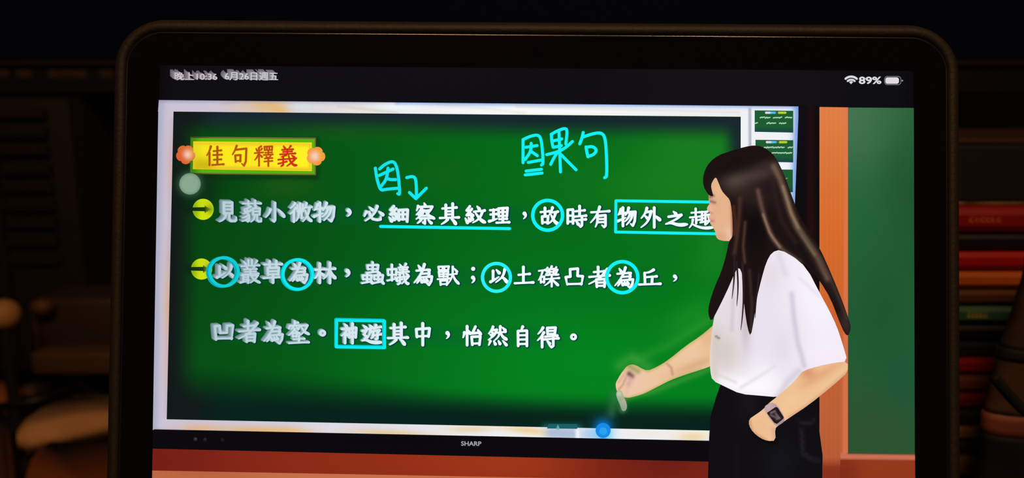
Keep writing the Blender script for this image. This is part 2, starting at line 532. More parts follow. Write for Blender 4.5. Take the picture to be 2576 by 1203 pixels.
def rrect(wd, ht, r, n=12):
    pts = []
    for cx, cy, a0 in ((wd / 2 - r, ht / 2 - r, 0), (-wd / 2 + r, ht / 2 - r, 90), (-wd / 2 + r, -ht / 2 + r, 180), (wd / 2 - r, -ht / 2 + r, 270)):
        for k in range(n + 1):
            a = math.radians(a0 + 90 * k / n)
            pts.append((cx + r * math.cos(a), cy + r * math.sin(a), math.cos(a), math.sin(a)))
    return pts


def sweep_rim(name, prof, m, parent, close=False):
    ring = rrect(BW, BH, 0.0085, 14)
    n, k = len(ring), len(prof)
    vs = []
    for (x, y, nx, ny) in ring:
        for (o, z) in prof:
            vs.append((x + nx * o, y + ny * o + OFF, z))
    fs = []
    for i in range(n):
        j = (i + 1) % n
        for q in range(k - 1):
            fs.append((i * k + q, j * k + q, j * k + q + 1, i * k + q + 1))
    if close:
        fs.append(tuple(i * k + k - 1 for i in range(n - 1, -1, -1)))
    return mesh(name, vs, fs, m, parent, True)


case_m = mat('brown_case_rubber', (43, 35, 29), 0.6, noise=.12, scale=900, bump=.15)
case = sweep_rim('case', [(0.0001, -0.0030), (0.0001, 0.0000), (0.0003, 0.0004), (0.0008, 0.0007), (0.0015, 0.00075), (0.0022, 0.0004), (0.0028, -0.0003), (0.0033, -0.0014), (0.0034, -0.0028), (0.0034, -0.0065), (0.0029, -0.0080), (0.0015, -0.0092), (0.0, -0.0095)], case_m, tablet, True)
case['label'] = 'dark brown rubbery case edge'
rim_m = mat('tablet_metal_rim', (150, 140, 130), 0.22, metal=1.0)
rim = sweep_rim('metal_rim', [(-0.00045, -0.0001), (-0.0004, 0.00012), (-0.0002, 0.00016), (0.00002, 0.0001), (0.00004, -0.0004)], rim_m, tablet)
rim['label'] = 'thin metal edge catching the lamp'
glass_m = mat('black_bezel_glass', (18, 13, 12), 0.10, spec=.35)
ring = rrect(BW - .0006, BH - .0006, 0.0083, 14)
nn = len(ring)
front = mesh('bezel_glass', [(x, y + OFF, 0) for x, y, _, _ in ring] + [(x, y + OFF, -0.0058) for x, y, _, _ in ring],
             [tuple(range(nn))] + [(i, i + nn, (i + 1) % nn + nn, (i + 1) % nn) for i in range(nn)] + [tuple(range(2 * nn - 1, nn - 1, -1))], glass_m, tablet)
front['label'] = 'black glass border around the screen'

DISPLAY = None


def lcd(p, u, v):
    c = np.tile(np.array((13., 12., 17.)), (len(p), 1))
    k = np.clip((p[:, 0] - 1480) / 300, 0, 1) * np.clip((2150 - p[:, 0]) / 160, 0, 1)
    c += k[:, None] * np.array((7, 4, 2))
    e = np.clip(np.minimum(u, 1 - u) / .02, 0, 1)[:, None]
    return c * (0.6 + .4 * e)


def corners_px(x0, x1, y1, y0):
    out = []
    for x, y in ((x0, y1), (x1, y1), (x1, y0), (x0, y0)):
        q = K @ Hm @ np.array((x, y, 1.0))
        out.append((q[0] / q[2], q[1] / q[2]))
    return out


_tmp = front
cs = corners_px(-SW / 2, SW / 2, SH / 2, -SH / 2)
DISPLAY = front                                     # temporary parent, replaced just below
disp = quad('display', cs[0], cs[1], cs[2], cs[3], 60, 40, lcd, 1)
disp.parent = tablet
disp['label'] = 'lit screen showing the lesson video'
DISPLAY = disp

# small front camera
cdn = [(0.0011 * math.cos(a * math.pi / 12), BH / 2 - .0042 + OFF + 0.0011 * math.sin(a * math.pi / 12), 0.00003) for a in range(24)]
fc = mesh('camera_lens', cdn, [tuple(range(24))], mat('lens_glass', (10, 11, 16), .05), tablet)

# ------------------------------------------------------------------ video: backdrop pieces
BL = lambda y: 400 + (y - 252) * (-17 / 951.0)      # left rim of the video at a height in the photo


def smooth(t):
    t = np.clip(t, 0, 1)
    return t * t * (3 - 2 * t)


VB = corners_px(-SW / 2, SW / 2, SH / 2 - .0084, SH / 2 - .0084 - .1004)
BOT = VB[3][1]
# brown wall below the wall screen
def wall_col(p, u, v):
    c = paint(p, (122, 34, 22), blobs=[(900, 1150, 260, 70, 0, (142, 42, 22), .9), (1280, 1160, 240, 60, 0, (160, 56, 24), .9),
                                       (1560, 1160, 90, 60, 0, (110, 30, 20), .6), (400, 1160, 90, 60, 0, (112, 28, 20), .7), (1680, 1150, 60, 50, 0, (96, 24, 18), .6)])
    return c


def ledge_col(p, u, v):
    return paint(p, (196, 112, 72), blobs=[(500, 1200, 120, 60, 0, (180, 95, 60), .7), (1500, 1215, 200, 60, 0, (170, 90, 50), .7)])


quad('brown_wall_picture', (BL(1125), 1122), (1830, 1150), (1830, 1240), (BL(1240), 1220), 70, 6, wall_col, 2, 'red brown wall below the board')
quad('pale_ledge_picture', (BL(1184), 1184), (1830, 1211), (1830, BOT), (BL(BOT), BOT), 60, 6, ledge_col, 3, 'orange ledge at the foot of the picture')


def bez_col(p, u, v):
    return paint(p, (10, 8, 11), blobs=[(2040, 700, 8, 600, 0, (42, 12, 14), .8), (2012, 300, 14, 200, 0, (16, 14, 20), .6), (1000, 1115, 300, 20, 0, (7, 6, 14), .6)])


def dense_rect(name, tl, tr, br, bl, colf, layer, label, step=6):
    wdt = max(abs(tr[0] - tl[0]), abs(br[0] - bl[0]))
    hgt = max(abs(bl[1] - tl[1]), abs(br[1] - tr[1]))
    return quad(name, tl, tr, br, bl, max(1, int(wdt / step)), max(1, int(hgt / step)), colf, layer, label)


dense_rect('wall_screen_bezel', (BL(1070), 1070), (1840, 1100), (1840, 1163), (BL(1130), 1129), bez_col, 4, 'black bezel below the board in the picture', 9)
dense_rect('wall_screen_bezel', (1985, 262), (2061, 268), (2064, BOT), (1985, BOT), bez_col, 4, 'black bezel right of the board in the picture', 7)


def frame_col(p, u=None, v=None):
    t = smooth((p[:, 0] - 420) / 1000)[:, None]
    c = np.array((203, 194, 212.)) * (1 - t) + np.array((240, 243, 246.)) * t
    bl = [(668, 266, 45, 16, 0, (228, 188, 128), .95), (705, 276, 20, 8, 20, (232, 184, 110), .9), (600, 274, 30, 8, 0, (214, 196, 190), .7),
          (760, 266, 26, 12, 0, (214, 228, 232), .8), (890, 278, 60, 8, 4, (238, 228, 210), .7), (1010, 266, 50, 9, 0, (245, 255, 255), .8), (1320, 280, 200, 8, 0, (255, 253, 250), .8),
          (430, 640, 8, 40, 0, (205, 170, 165), .5), (428, 430, 8, 60, 0, (214, 180, 170), .7), (427, 780, 10, 75, 0, (226, 174, 136), .95), (423, 930, 9, 40, 0, (220, 180, 160), .5),
          (500, 1078, 34, 8, 0, (226, 180, 140), .9), (650, 1084, 70, 7, 3, (228, 180, 120), .95), (740, 1086, 50, 8, 3, (232, 186, 116), .95), (830, 1080, 50, 14, 0, (225, 228, 240), .6),
          (980, 1091, 70, 7, 3, (230, 200, 150), .95), (1180, 1080, 40, 6, 0, (232, 212, 170), .9), (1330, 1083, 50, 7, 6, (240, 206, 150), .9), (1740, 1098, 30, 9, 0, (240, 205, 140), .8), (1640, 1090, 60, 9, 0, (240, 232, 226), .8)]
    ln = [([(402, 252), (386, 1080)], 9, (160, 165, 190), .65), ([(560, 262), (640, 250)], 3, (190, 176, 180), .35), ([(850, 268), (1000, 284)], 2.5, (200, 200, 190), .45), ([(1100, 262), (1320, 284)], 2.5, (214, 222, 214), .4),
          ([(1300, 268), (1860, 283)], 2.5, (224, 214, 214), .5), ([(1000, 256), (2008, 266)], 5, (110, 150, 225), .75), ([(400, 252), (1000, 255)], 4, (140, 140, 170), .6), ([(1290, 292), (1860, 294)], 4, (228, 235, 200), .5),
          ([(2008, 268), (2000, 520)], 9, (110, 150, 222), .85), ([(1886, 274), (1886, 420)], 1.8, (120, 120, 150), .8), ([(392, 1084), (1000, 1108)], 3, (140, 130, 140), .6), ([(432, 300), (416, 1050)], 2.2, (182, 172, 190), .5),
          ([(1363, 1110), (1800, 1113)], 3, (120, 130, 160), .5), ([(1390, 1090), (1440, 1092)], 15, (165, 185, 215), .9), ([(1453, 1084), (1454, 1108)], 4, (255, 255, 255), .9), ([(1480, 1092), (1492, 1092)], 14, (170, 200, 235), .8), ([(1518, 1090), (1518, 1108)], 18, (112, 200, 250), .98),
          ([(1788, 1086), (1790, 1108)], 3, (150, 180, 240), .8)]
    return paint(p, lambda q: c, blobs=bl, lines=ln)


dense_rect('white_frame', (400, 252), (2008, 268), (2008, 297), (398, 281), frame_col, 5, 'white wood-grained frame bar above the green board', 4)
dense_rect('white_frame', (399, 270), (440, 270), (422, 1066), (385, 1082), frame_col, 6, 'pale lilac frame bar left of the green board', 5)
dense_rect('white_frame', (386, 1052), (1790, 1080), (1790, 1109), (385, 1080), frame_col, 6, 'white and tan frame bar below the green board', 4)
dense_rect('white_frame', (1860, 292), (2008, 292), (1998, 545), (1860, 545), frame_col, 6, 'white column holding small slide previews', 4)


def board_col(p, u=None, v=None):
    x, y = p[:, 0], p[:, 1]
    t = smooth((x - 430) / 950)[:, None]
    mid = np.array((4, 70, 16.)) * (1 - t) + np.array((2, 106, 24.)) * t
    lo = smooth((y - 560) / 380)[:, None]
    mid = mid + lo * (np.array((0, 20, 6.)) * (0.4 + .6 * t))
    rr = smooth((x - 1480) / 260)[:, None] * smooth((760 - y) / 380)[:, None]
    mid = mid + rr * np.array((18, 16, 6.))
    ytop = 281 + (x - 437) * 0.0092
    ybot = 1055 + (x - 420) * .0205
    # dark border of the slide
    e = smooth((y - ytop - 8) / 62) * smooth((ybot - 24 - y) / (70 + 60 * smooth((1350 - x) / 900))) * smooth((x - (430 + (281 - y) * .02) - 6) / 84) * smooth((1858 - x) / 48)
    edge = np.where((x < 520)[:, None], np.array((18, 24, 26.)), np.array((16, 36, 38.)))
    edge = np.where((y > 900)[:, None], np.array((8, 32, 26.)), edge)
    kx = smooth((x - 470) / 100)[:, None]
    edge = np.array((17, 24, 24.)) * (1 - kx) + np.where((y > 700)[:, None], np.array((5, 34, 26.)), np.array((22, 38, 46.))) * kx
    c = edge + (mid - edge) * e[:, None]
    bl = [(720, 470, 50, 22, 0, (36, 90, 18), .6), (900, 330, 160, 18, 0, (22, 90, 20), .5), (1110, 440, 60, 30, 0, (22, 96, 20), .4), (1800, 640, 40, 60, 20, (40, 140, 40), .5),
          (1500, 905, 120, 60, 0, (0, 134, 28), .6), (1640, 470, 160, 60, 0, (26, 128, 28), .5), (1700, 700, 120, 120, 0, (4, 120, 24), .4), (1745, 800, 60, 30, -30, (26, 146, 34), .6)]
    ln = [([(1600, 905), (1680, 870), (1790, 800)], 9, (60, 160, 50), .35), ([(1560, 920), (1590, 900), (1630, 925)], 12, (70, 160, 60), .55), ([(1548, 990), (1538, 1040)], 9, (60, 120, 80), .5), ([(1578, 1000), (1640, 985), (1700, 962), (1780, 930)], 6, (90, 160, 60), .5),
          ([(1567, 1000), (1566, 1030)], 7, (110, 150, 110), .6),
          ([(480, 424), (528, 424)], 14, (28, 42, 26), .0), ([(472, 463), (486, 463)], 44, (12, 30, 20), .75), ([(520, 440), (520, 500)], 14, (10, 48, 18), .7),
          ([(470, 527), (508, 527)], 8, (8, 34, 20), .7), ([(470, 677), (506, 677)], 8, (8, 34, 20), .7),
          ([(1375, 1078), (1455, 1079)], 9, (22, 100, 104), .9), ([(1517, 1076), (1518, 1086)], 17, (14, 130, 220), .9),
          ([(490, 446), (796, 446)], 5, (8, 44, 14), .6), ([(800, 350), (800, 436)], 4, (14, 50, 16), .6)]
    c = paint(p, lambda q: c, blobs=bl, lines=ln)
    hl = np.exp(-(np.hypot(x - 479, y - 463) / 33) ** 4)
    c += (np.array((74, 112, 84.)) - c) * (hl * .75)[:, None]
    # a slight blue haze around the writing
    for x0, x1, yy, sl in ((560, 1790, 535, .014), (560, 1660, 687, .013), (560, 1410, 838, .013)):
        d = np.abs(y - (yy + (x - 560) * sl))
        k = np.exp(-(d / 26) ** 4) * smooth((x - x0 + 30) / 60) * smooth((x1 + 30 - x) / 60) * .30
        c += (np.array((0, 92, 50.)) - c) * k[:, None]
    return c


dense_rect('green_board', (437, 281), (1863, 294), (1863, 1085), (420, 1055), board_col, 7, 'bright green board with a dark soft rim', 4)
poly('clicker_arrow_picture', [(1398, 1078), (1403, 1067), (1408, 1079), (1404, 1083)], (120, 190, 190), 8)
bb = Brush()
bb.disc(1517, 1083, 19, (18, 140, 232), 30)
bb.disc(1517, 1085, 10, (50, 165, 240), 20)
bb.build('blue_round_button', 8, 'round blue button at the foot of the board')
dense_rect('taskbar_patch', (1380, 1066), (1452, 1067), (1452, 1079), (1376, 1078), (24, 96, 104), 8, 'dim teal tab at the foot of the board', 20)


# previews
def prev_col(seed, shape):
    def f(p, u=None, v=None):
        c = np.tile(np.array((28, 92, 48.)), (len(p), 1))
        x0, y0, x1, y1 = shape
        k = smooth((p[:, 1] - (y1 - 14)) / 14)[:, None]
        c += (np.array((24, 60, 80.)) - c) * k * .7
        return c
    return f


for i, (x0, y0, x1, y1) in enumerate(((1898, 278, 1995, 332), (1900, 352, 1995, 407), (1902, 426, 1994, 482))):
    pv = quad('slide_preview', (x0, y0), (x1, y0 + 1), (x1, y1 + 2), (x0, y1), 24, 14, prev_col(i, (x0, y0, x1, y1)), 7, ('top', 'second', 'third')[i] + ' small slide preview beside the board')
    b = Brush()
    rnd = random.Random(i + 3)
    if i < 2:
        hx = x0 + 29
        for k, cc in enumerate(((220, 214, 206), (190, 220, 230), (90, 190, 230), (80, 180, 226), (60, 90, 60), (180, 210, 40), (170, 216, 40), (180, 200, 60))):
            b.ribbon([(hx + k * 6.4, y0 + 6), (hx + k * 6.4 + 3.5, y0 + 6)], [6.2, 5.6], cc)
        rows = [(x0 + 14, x1 - 4, y0 + 18), (x0 + 2, x1 - 6, y0 + 32)] if i == 0 else [(x0 + 22, x1 - 2, y0 + 19), (x0 + 42, x1 - 4, y0 + 33)]
    else:
        rows = [(x0 + 72, x1 - 6, y0 + 24)]
    for a, e, yy in rows:
        x = a
        while x < e:
            wd = rnd.uniform(3, 7)
            if rnd.random() < .86:
                b.ribbon([(x, yy + rnd.uniform(0, 1.5)), (min(x + wd, e), yy - rnd.uniform(0, 1.5))], [3.4, 2.8], (168, 206, 180) if i < 2 else (120, 160, 60))
            x += wd + 1.6
    b.build('preview_lettering', 8, 'tiny pale lettering on a slide preview')

# wooden post, chalkboard and ledge on the right


def wood_col(p, u, v):
    c = np.array((222, 128, 74.)) * (1 - v[:, None]) + np.array((176, 84, 48.)) * v[:, None]
    c += np.exp(-((v - .32) / .25) ** 2)[:, None] * np.array((6, -8, -22.))
    g = np.sin(p[:, 0] * 1.3 + np.sin(p[:, 1] * .01) * 2) * 2.5 + np.sin(p[:, 0] * .55 + 1.7) * 2
    c += g[:, None] * np.array((1, .8, .6))
    k = smooth((p[:, 0] - 2113 - 8 * (1 - v)) / 8)[:, None]
    c += k * (np.array((222, 118, 82.)) - c) * .75
    k2 = np.exp(-((p[:, 0] - 2061) / 2.5) ** 2)[:, None]
    c += k2 * np.array((10, 8, 4.))
    lowk = smooth((p[:, 1] - 1150) / 30)[:, None]
    return c + lowk * (np.array((126, 40, 22.)) - c) * .8


def gb_col(p, u, v):
    c = paint(p, (34, 92, 52), blobs=[(2150, 300, 130, 130, 0, (68, 116, 80), .95), (2290, 500, 60, 150, 0, (30, 82, 46), .8), (2150, 560, 60, 90, 0, (36, 102, 58), .6), (2220, 800, 60, 120, 0, (26, 84, 44), .7), (2200, 1090, 130, 90, 0, (46, 80, 48), .9), (2280, 960, 40, 60, 0, (28, 84, 56), .7)])
    return c


quad('wooden_post_picture', (2061, 269.5), (2133, 270.5), (2133, BOT), (2061, BOT), 36, 90, wood_col, 6, 'orange wooden post between board and chalkboard')
quad('chalkboard_picture', (2132.5, 271), (2298, 272), (2300.5, 1143), (2132.5, 1139), 34, 90, gb_col, 7, 'plain dark green chalkboard at the right edge')


def ped_col(p, u, v):
    return paint(p, (150, 58, 28), blobs=[(2280, 1190, 80, 30, 0, (140, 52, 24), .5), (2120, 1200, 30, 40, 0, (112, 34, 20), .6)])


quad('chalkboard_base_picture', (2113, 1157), (2301, 1159), (2303, BOT), (2113, BOT), 30, 8, ped_col, 8, 'orange brown panel under the dark chalkboard')
quad('chalk_ledge_picture', (2114, 1139), (2300.6, 1142), (2301, 1159), (2114, 1157), 30, 3, lambda p, u, v: paint(p, (200, 112, 84), lines=[([(2114, 1158), (2301, 1160)], 2, (130, 50, 30), .8), ([(2132, 1139), (2300, 1142)], 1.5, (60, 50, 30), .8)]), 9, 'thin pink brown ledge under the chalkboard')

# ------------------------------------------------------------------ status bar


def text_px(name, s, box, col, layer, bold=0.0, label=None, ghosts=(), shear=0.0):
    """built-in font lettering fitted to a pixel box on the screen"""
    cu = bpy.data.curves.new(name, 'FONT')
    cu.body = s
    cu.offset = bold
    cu.resolution_u = 3
    o = bpy.data.objects.new(name, cu)
    COL.objects.link(o)
    dg = bpy.context.evaluated_depsgraph_get()
    me = bpy.data.meshes.new_from_object(o.evaluated_get(dg))
    n = len(me.vertices)
    a = np.zeros(n * 3)
    me.vertices.foreach_get('co', a)
    a = a.reshape(-1, 3)[:, :2]
    fs = [tuple(p.vertices) for p in me.polygons]
    bpy.data.objects.remove(o)
    bpy.data.meshes.remove(me)
    lo, hi = a.min(0), a.max(0)
    x0, y0, x1, y1, dy = box
    u = (a[:, 0] - lo[0]) / (hi[0] - lo[0])
    v = (hi[1] - a[:, 1]) / (hi[1] - lo[1])
    P = np.c_[x0 + u * (x1 - x0), y0 + v * (y1 - y0) + dy * u]
    res = None
    for gi, (ox, oy, gc) in enumerate(ghosts):
        V = P + np.array((ox, oy))
        g = picture(name + '_shadow', V, fs, gc, layer + gi * .05, (label or name) + ', its soft double')
    return picture(name, P, fs, col, layer + 1, label)


def swept(name, s, box, layer, vec, c0, c1, bold=0.0, steps=7):
    gs = []
    for k in range(steps):
        t = k / (steps - 1)
        gs.append((-vec[0] * (1 - t), -vec[1] * (1 - t), tuple(np.array(c0) * (1 - t) + np.array(c1) * t)))
    return gs


def soft_text(name, s, box, col, layer, vec, c0, c1, bold, label, steps=8):
    """lettering with its soft double beside it, in one mesh"""
    cu = bpy.data.curves.new(name, 'FONT')
    cu.body = s
    cu.offset = bold
    cu.resolution_u = 3
    o = bpy.data.objects.new(name, cu)
    COL.objects.link(o)
    dg = bpy.context.evaluated_depsgraph_get()
    me = bpy.data.meshes.new_from_object(o.evaluated_get(dg))
    n = len(me.vertices)
    a = np.zeros(n * 3)
    me.vertices.foreach_get('co', a)
    a = a.reshape(-1, 3)[:, :2]
    fs = [tuple(p.vertices) for p in me.polygons]
    bpy.data.objects.remove(o)
    bpy.data.meshes.remove(me)
    lo, hi = a.min(0), a.max(0)
    x0, y0, x1, y1, dy = box
    u = (a[:, 0] - lo[0]) / (hi[0] - lo[0])
    v = (hi[1] - a[:, 1]) / (hi[1] - lo[1])
    P = np.c_[x0 + u * (x1 - x0), y0 + v * (y1 - y0) + dy * u]
    V, FS, C, Z = [], [], [], []
    for k in range(steps + 1):
        t = k / steps
        V.append(P - np.array((vec[0] * (1 - t), vec[1] * (1 - t) ** 2)))
        C.append(np.tile(np.array(c0) * (1 - t) + np.array(c1) * t if k < steps else np.array(col, float), (n, 1)))
        FS += [tuple(i + k * n for i in f) for f in fs]
        Z += [layer + k * .12] * n
    V = np.vstack(V)
    ob = picture(name, V, FS, np.vstack(C), layer, label)
    for i, vert in enumerate(ob.data.vertices):
        vert.co.z = ZL * Z[i]
    return ob


soft_text('clock_lettering', '晚上10:36', (440, 181.5, 547, 202, 1), (214, 204, 212), 3, (12, 8), (104, 92, 96), (158, 146, 152), .006, 'white status bar clock with soft smear')
soft_text('date_lettering', '6月26日週五', (566, 181.5, 700, 202, 1), (210, 210, 218), 3, (11, 8), (104, 100, 106), (156, 154, 164), .006, 'white status bar date with soft smear')
text_px('battery_percentage', '89%', (2160, 193, 2217, 212, 0), (220, 220, 224), 3, .028, 'bold white battery percentage')
b = Brush()
wc = (2141, 216)
for r0, wd_ in ((21, 5.5), (13.2, 4.8)):
    P = [(wc[0] + r0 * math.sin(math.radians(a)), wc[1] - r0 * math.cos(math.radians(a)) - 2) for a in range(-42, 43, 6)]
    b.ribbon(P, [wd_] * len(P), (216, 216, 222))
b.v += [(2140.5, 212), (2146, 206.5), (2141, 204), (2135.5, 206.5)]
b.c += [(216, 216, 222)] * 4
b.f.append((len(b.v) - 4, len(b.v) - 3, len(b.v) - 2, len(b.v) - 1))
b.build('wireless_symbol', 3, 'white wireless signal fan')


def rr_px(x0, y0, x1, y1, r, n=6):
    out = []
    for cx, cy, a0 in ((x1 - r, y1 - r, 0), (x0 + r, y1 - r, 90), (x0 + r, y0 + r, 180), (x1 - r, y0 + r, 270)):
        for k in range(n + 1):
            a = math.radians(a0 + 90 * k / n)
            out.append((cx + r * math.cos(a), cy + r * math.sin(a)))
    return out


b = Brush()
o_ = rr_px(2225, 192.5, 2266, 213.2, 7)
b.ribbon(o_ + [o_[0]], [1.8] * (len(o_) + 1), (120, 118, 122))
b.disc(2269.6, 203, 2.2, (150, 150, 150))
b.build('battery_outline', 3, 'grey battery outline')
poly('battery_fill', rr_px(2227, 195, 2261, 211, 5.5), (222, 220, 224), 3.6, 'white battery charge block')

# ------------------------------------------------------------------ title plate
quad('title_plate_border', (479, 344), (795, 347), (795, 441), (478, 438), 60, 18, lambda p, u, v: paint(p, (120, 98, 62), blobs=[(486, 350, 26, 30, 0, (56, 60, 30), .8), (480, 430, 20, 40, 0, (40, 60, 30), .8)]), 8.5, 'brown outer line of the title plate')
quad('title_plate_green', (481, 347.5), (792, 350.5), (792, 438), (480, 435), 60, 18, lambda p, u, v: paint(p, (88, 178, 12), blobs=[(484, 396, 10, 60, 0, (50, 110, 20), .8)]), 9, 'green band of the title plate')
quad('title_plate', (487, 356), (785, 359), (785, 431), (486, 426), 75, 18, lambda p, u, v: paint(p, (250, 232, 30), blobs=[(760, 400, 60, 40, 0, (255, 244, 36), .8), (486, 385, 14, 30, 0, (214, 208, 40), .7)],
     lines=[([(492, 361), (781, 364), (781, 426), (492, 421)], 3, (240, 196, 40), .85), ([(486, 424), (785, 428)], 2, (226, 190, 40), .6), ([(500, 414), (520, 414)], 12, (196, 178, 16), .8)]), 9.5, 'yellow title plate with four red brown characters')
for ch, bx in (('佳', (520, 366, 566, 419)), ('句', (583, 365, 623, 420)), ('釋', (640, 366, 688, 420)), ('義', (698, 366, 749, 421))):
    pass
b = Brush()
for ch, bx, cc in (('佳', (519, 366, 566, 419), (176, 96, 22)), ('句', (583, 365, 624, 420), (184, 98, 22)), ('釋', (640, 366, 688, 420), (192, 84, 26)), ('義', (698, 366, 749, 421), (200, 72, 26))):
    glyph(b, ch, bx, tuple(np.array(cc) * .55 + np.array((250, 214, 40)) * .45), 4.2, grow=2.2)
b.build('title_lettering_glow', 10, 'soft orange edge of the title characters')
b = Brush()
for ch, bx, cc in (('佳', (519, 366, 566, 419), (172, 84, 20)), ('句', (583, 365, 624, 420), (178, 82, 20)), ('釋', (640, 366, 688, 420), (190, 66, 24)), ('義', (698, 366, 749, 421), (204, 44, 24))):
    glyph(b, ch, bx, cc, 4.4)
b.build('title_lettering', 10.5, 'red brown brush characters on the title plate')
for (cx, cy, r, o0, rot, lb) in ((468, 389, 24, (214, 104, 44), .3, 'left'), (795, 393, 23.5, (244, 150, 52), .1, 'right')):
    P = []
    for k in range(60):
        a = 2 * math.pi * k / 60
        rr = r * (0.80 + .22 * math.sqrt(abs(math.cos(2.5 * (a - rot)))))
        P.append((cx + rr * math.cos(a), cy + rr * math.sin(a)))
    poly('flower', P, lambda p, cx=cx, cy=cy, o0=o0, lb=lb: paint(p, o0, blobs=[(cx - 10, cy + 8, 10, 10, 0, (228, 70, 40) if lb == 'left' else (250, 140, 90), .6), (cx + (6 if lb == 'left' else -2), cy, 9, 9, 0, (244, 214, 204), .95), (cx + 16, cy - 4, 6, 10, 0, (250, 170, 50), .4)]), 11, 'orange blossom at the %s end of the title plate' % lb, step=3)

# floating round button
P = [(479 + 27 * math.cos(k * math.pi / 24), 463 + 27 * math.sin(k * math.pi / 24)) for k in range(48)]
poly('floating_button', P, lambda p: paint(p, (138, 168, 144), lines=[(P + [P[0]], 3, (104, 140, 112), .8)]), 12, 'round grey green floating button', step=4)

# bullets
for cx, cy in ((512, 527), (508, 677)):
    P = [(cx + 26.5 * math.cos(k * math.pi / 24), cy + 26.5 * math.sin(k * math.pi / 24)) for k in range(48)]
    poly('bullet_disc', P, lambda p, cx=cx, cy=cy: paint(p, (206, 228, 14), blobs=[(cx + 14, cy - 8, 8, 10, 0, (196, 200, 20), .7), (cx - 22, cy, 8, 26, 0, (120, 160, 16), .75), (cx + 18, cy, 6, 8, 0, (130, 160, 20), .8), (cx, cy - 14, 10, 6, 0, (196, 220, 30), .5)]), 12.5,
         'yellow green bullet disc before the %s line' % ('first' if cy < 600 else 'second'), step=3)
    b = Brush()
    b.v += [(cx - 27, cy - 5), (cx + 4, cy - 5.5), (cx + 4, cy - 10), (cx + 20, cy), (cx + 4, cy + 10), (cx + 4, cy + 5), (cx - 27, cy + 4)]
    b.c += [(10, 46, 20), (24, 60, 16), (130, 150, 20), (120, 150, 22), (130, 150, 20), (24, 60, 16), (10, 46, 20)]
    b.f.append(tuple(range(6, -1, -1)))
    b.build('bullet_arrow', 13.5, 'dark arrow pointing right inside the bullet')

# ------------------------------------------------------------------ the written lines
LINES = [
    ('first', [('見', 549, 505, 600, 562), ('藐', 607, 502, 662, 562), ('小', 665, 507, 721, 562), ('微', 727, 508, 788, 562), ('物', 787, 507, 847, 562), ('，', 871, 524, 887, 546), ('必', 913, 516, 969, 560), ('細', 976, 515, 1031, 562), ('察', 1043, 509, 1097, 567), ('其', 1104, 510, 1158, 568), ('紋', 1167, 515, 1224, 565), ('理', 1228, 517, 1284, 565),
               ('，', 1314, 532, 1326, 552), ('故', 1357, 519, 1408, 568), ('時', 1422, 516, 1477, 574), ('有', 1482, 517, 1536, 575), ('物', 1550, 519, 1603, 573), ('外', 1609, 519, 1664, 576), ('之', 1669, 529, 1732, 573), ('趣', 1731, 523, 1797, 579)]),
    ('second', [('以', 543, 663, 595, 704), ('叢', 604, 652, 658, 715), ('草', 661, 654, 715, 715), ('為', 727, 658, 779, 716), ('林', 790, 659, 848, 716), ('，', 868, 676, 884, 698), ('蟲', 909, 658, 968, 718), ('蟻', 973, 662, 1032, 720), ('為', 1039, 662, 1092, 721), ('獸', 1099, 667, 1158, 720), ('；', 1184, 671, 1197, 713), ('以', 1230, 674, 1280, 715),
                ('土', 1292, 669, 1345, 718), ('礫', 1352, 668, 1409, 724), ('凸', 1419, 672, 1470, 721), ('者', 1478, 669, 1537, 726), ('為', 1543, 670, 1597, 728), ('丘', 1604, 676, 1664, 721), ('，', 1690, 690, 1705, 709)]),
    ('third', [('凹', 537, 813, 592, 858), ('者', 599, 805, 658, 864), ('為', 662, 806, 717, 868), ('壑', 724, 806, 782, 867), ('。', 804, 829, 821, 847), ('神', 857, 811, 903, 867), ('遊', 908, 814, 965, 868), ('其', 974, 810, 1030, 871), ('中', 1043, 811, 1087, 872), ('，', 1120, 832, 1133, 853), ('怡', 1161, 817, 1216, 872), ('然', 1225, 818, 1279, 873), ('自', 1297, 819, 1332, 874), ('得', 1349, 820, 1408, 877), ('。', 1434, 839, 1451, 856)]),
]
for nm, chars in LINES:
    g, sh, tx = Brush(), Brush(), Brush()
    gz = []
    for ch, x0, y0, x1, y1 in chars:
        k = float(np.clip((1120 - x0) / 560, 0, 1))
        bx = (x0, y0, x1, y1)
        wd = 6.8
        core = tuple(np.array((240, 249, 252)) * (1 - k) + np.array((186, 206, 216)) * k)
        gh = tuple(np.array((150, 196, 200)) * (1 - k) + np.array((132, 160, 168)) * k)
        glyph(sh, ch, bx, (0, 66 - 10 * k, 62 - 20 * k), wd, off=(1.6, .8), grow=4.0)
        if k > .02:
            ox, oy = -8.5 * k, -4.5 * k
            for s_ in range(9):
                t = s_ / 8
                n0 = len(g.v)
                gc = tuple(np.array(gh) * (.74 + .38 * t))
                glyph(g, ch, bx, gc, wd, off=(ox * (1 - t), oy * (1 - t)), grow=0.6 * k)
                gz += [s_ * .06] * (len(g.v) - n0)
        glyph(tx, ch, bx, core, wd, grow=-1.2 * k)
        
    sh.build('lettering_edge', 14, 'dark teal edge around the %s line of writing' % nm)
    if g.v:
        go = g.build('lettering_smear', 14.6, 'grey smear behind the left half of the %s line' % nm)
        for i_, v_ in enumerate(go.data.vertices):
            v_.co.z += ZL * gz[i_]
    tx.build('line_lettering', 15.2, 'white brush characters of the %s line' % nm)

# ------------------------------------------------------------------ cyan marks
CY_ = (18, 240, 246)


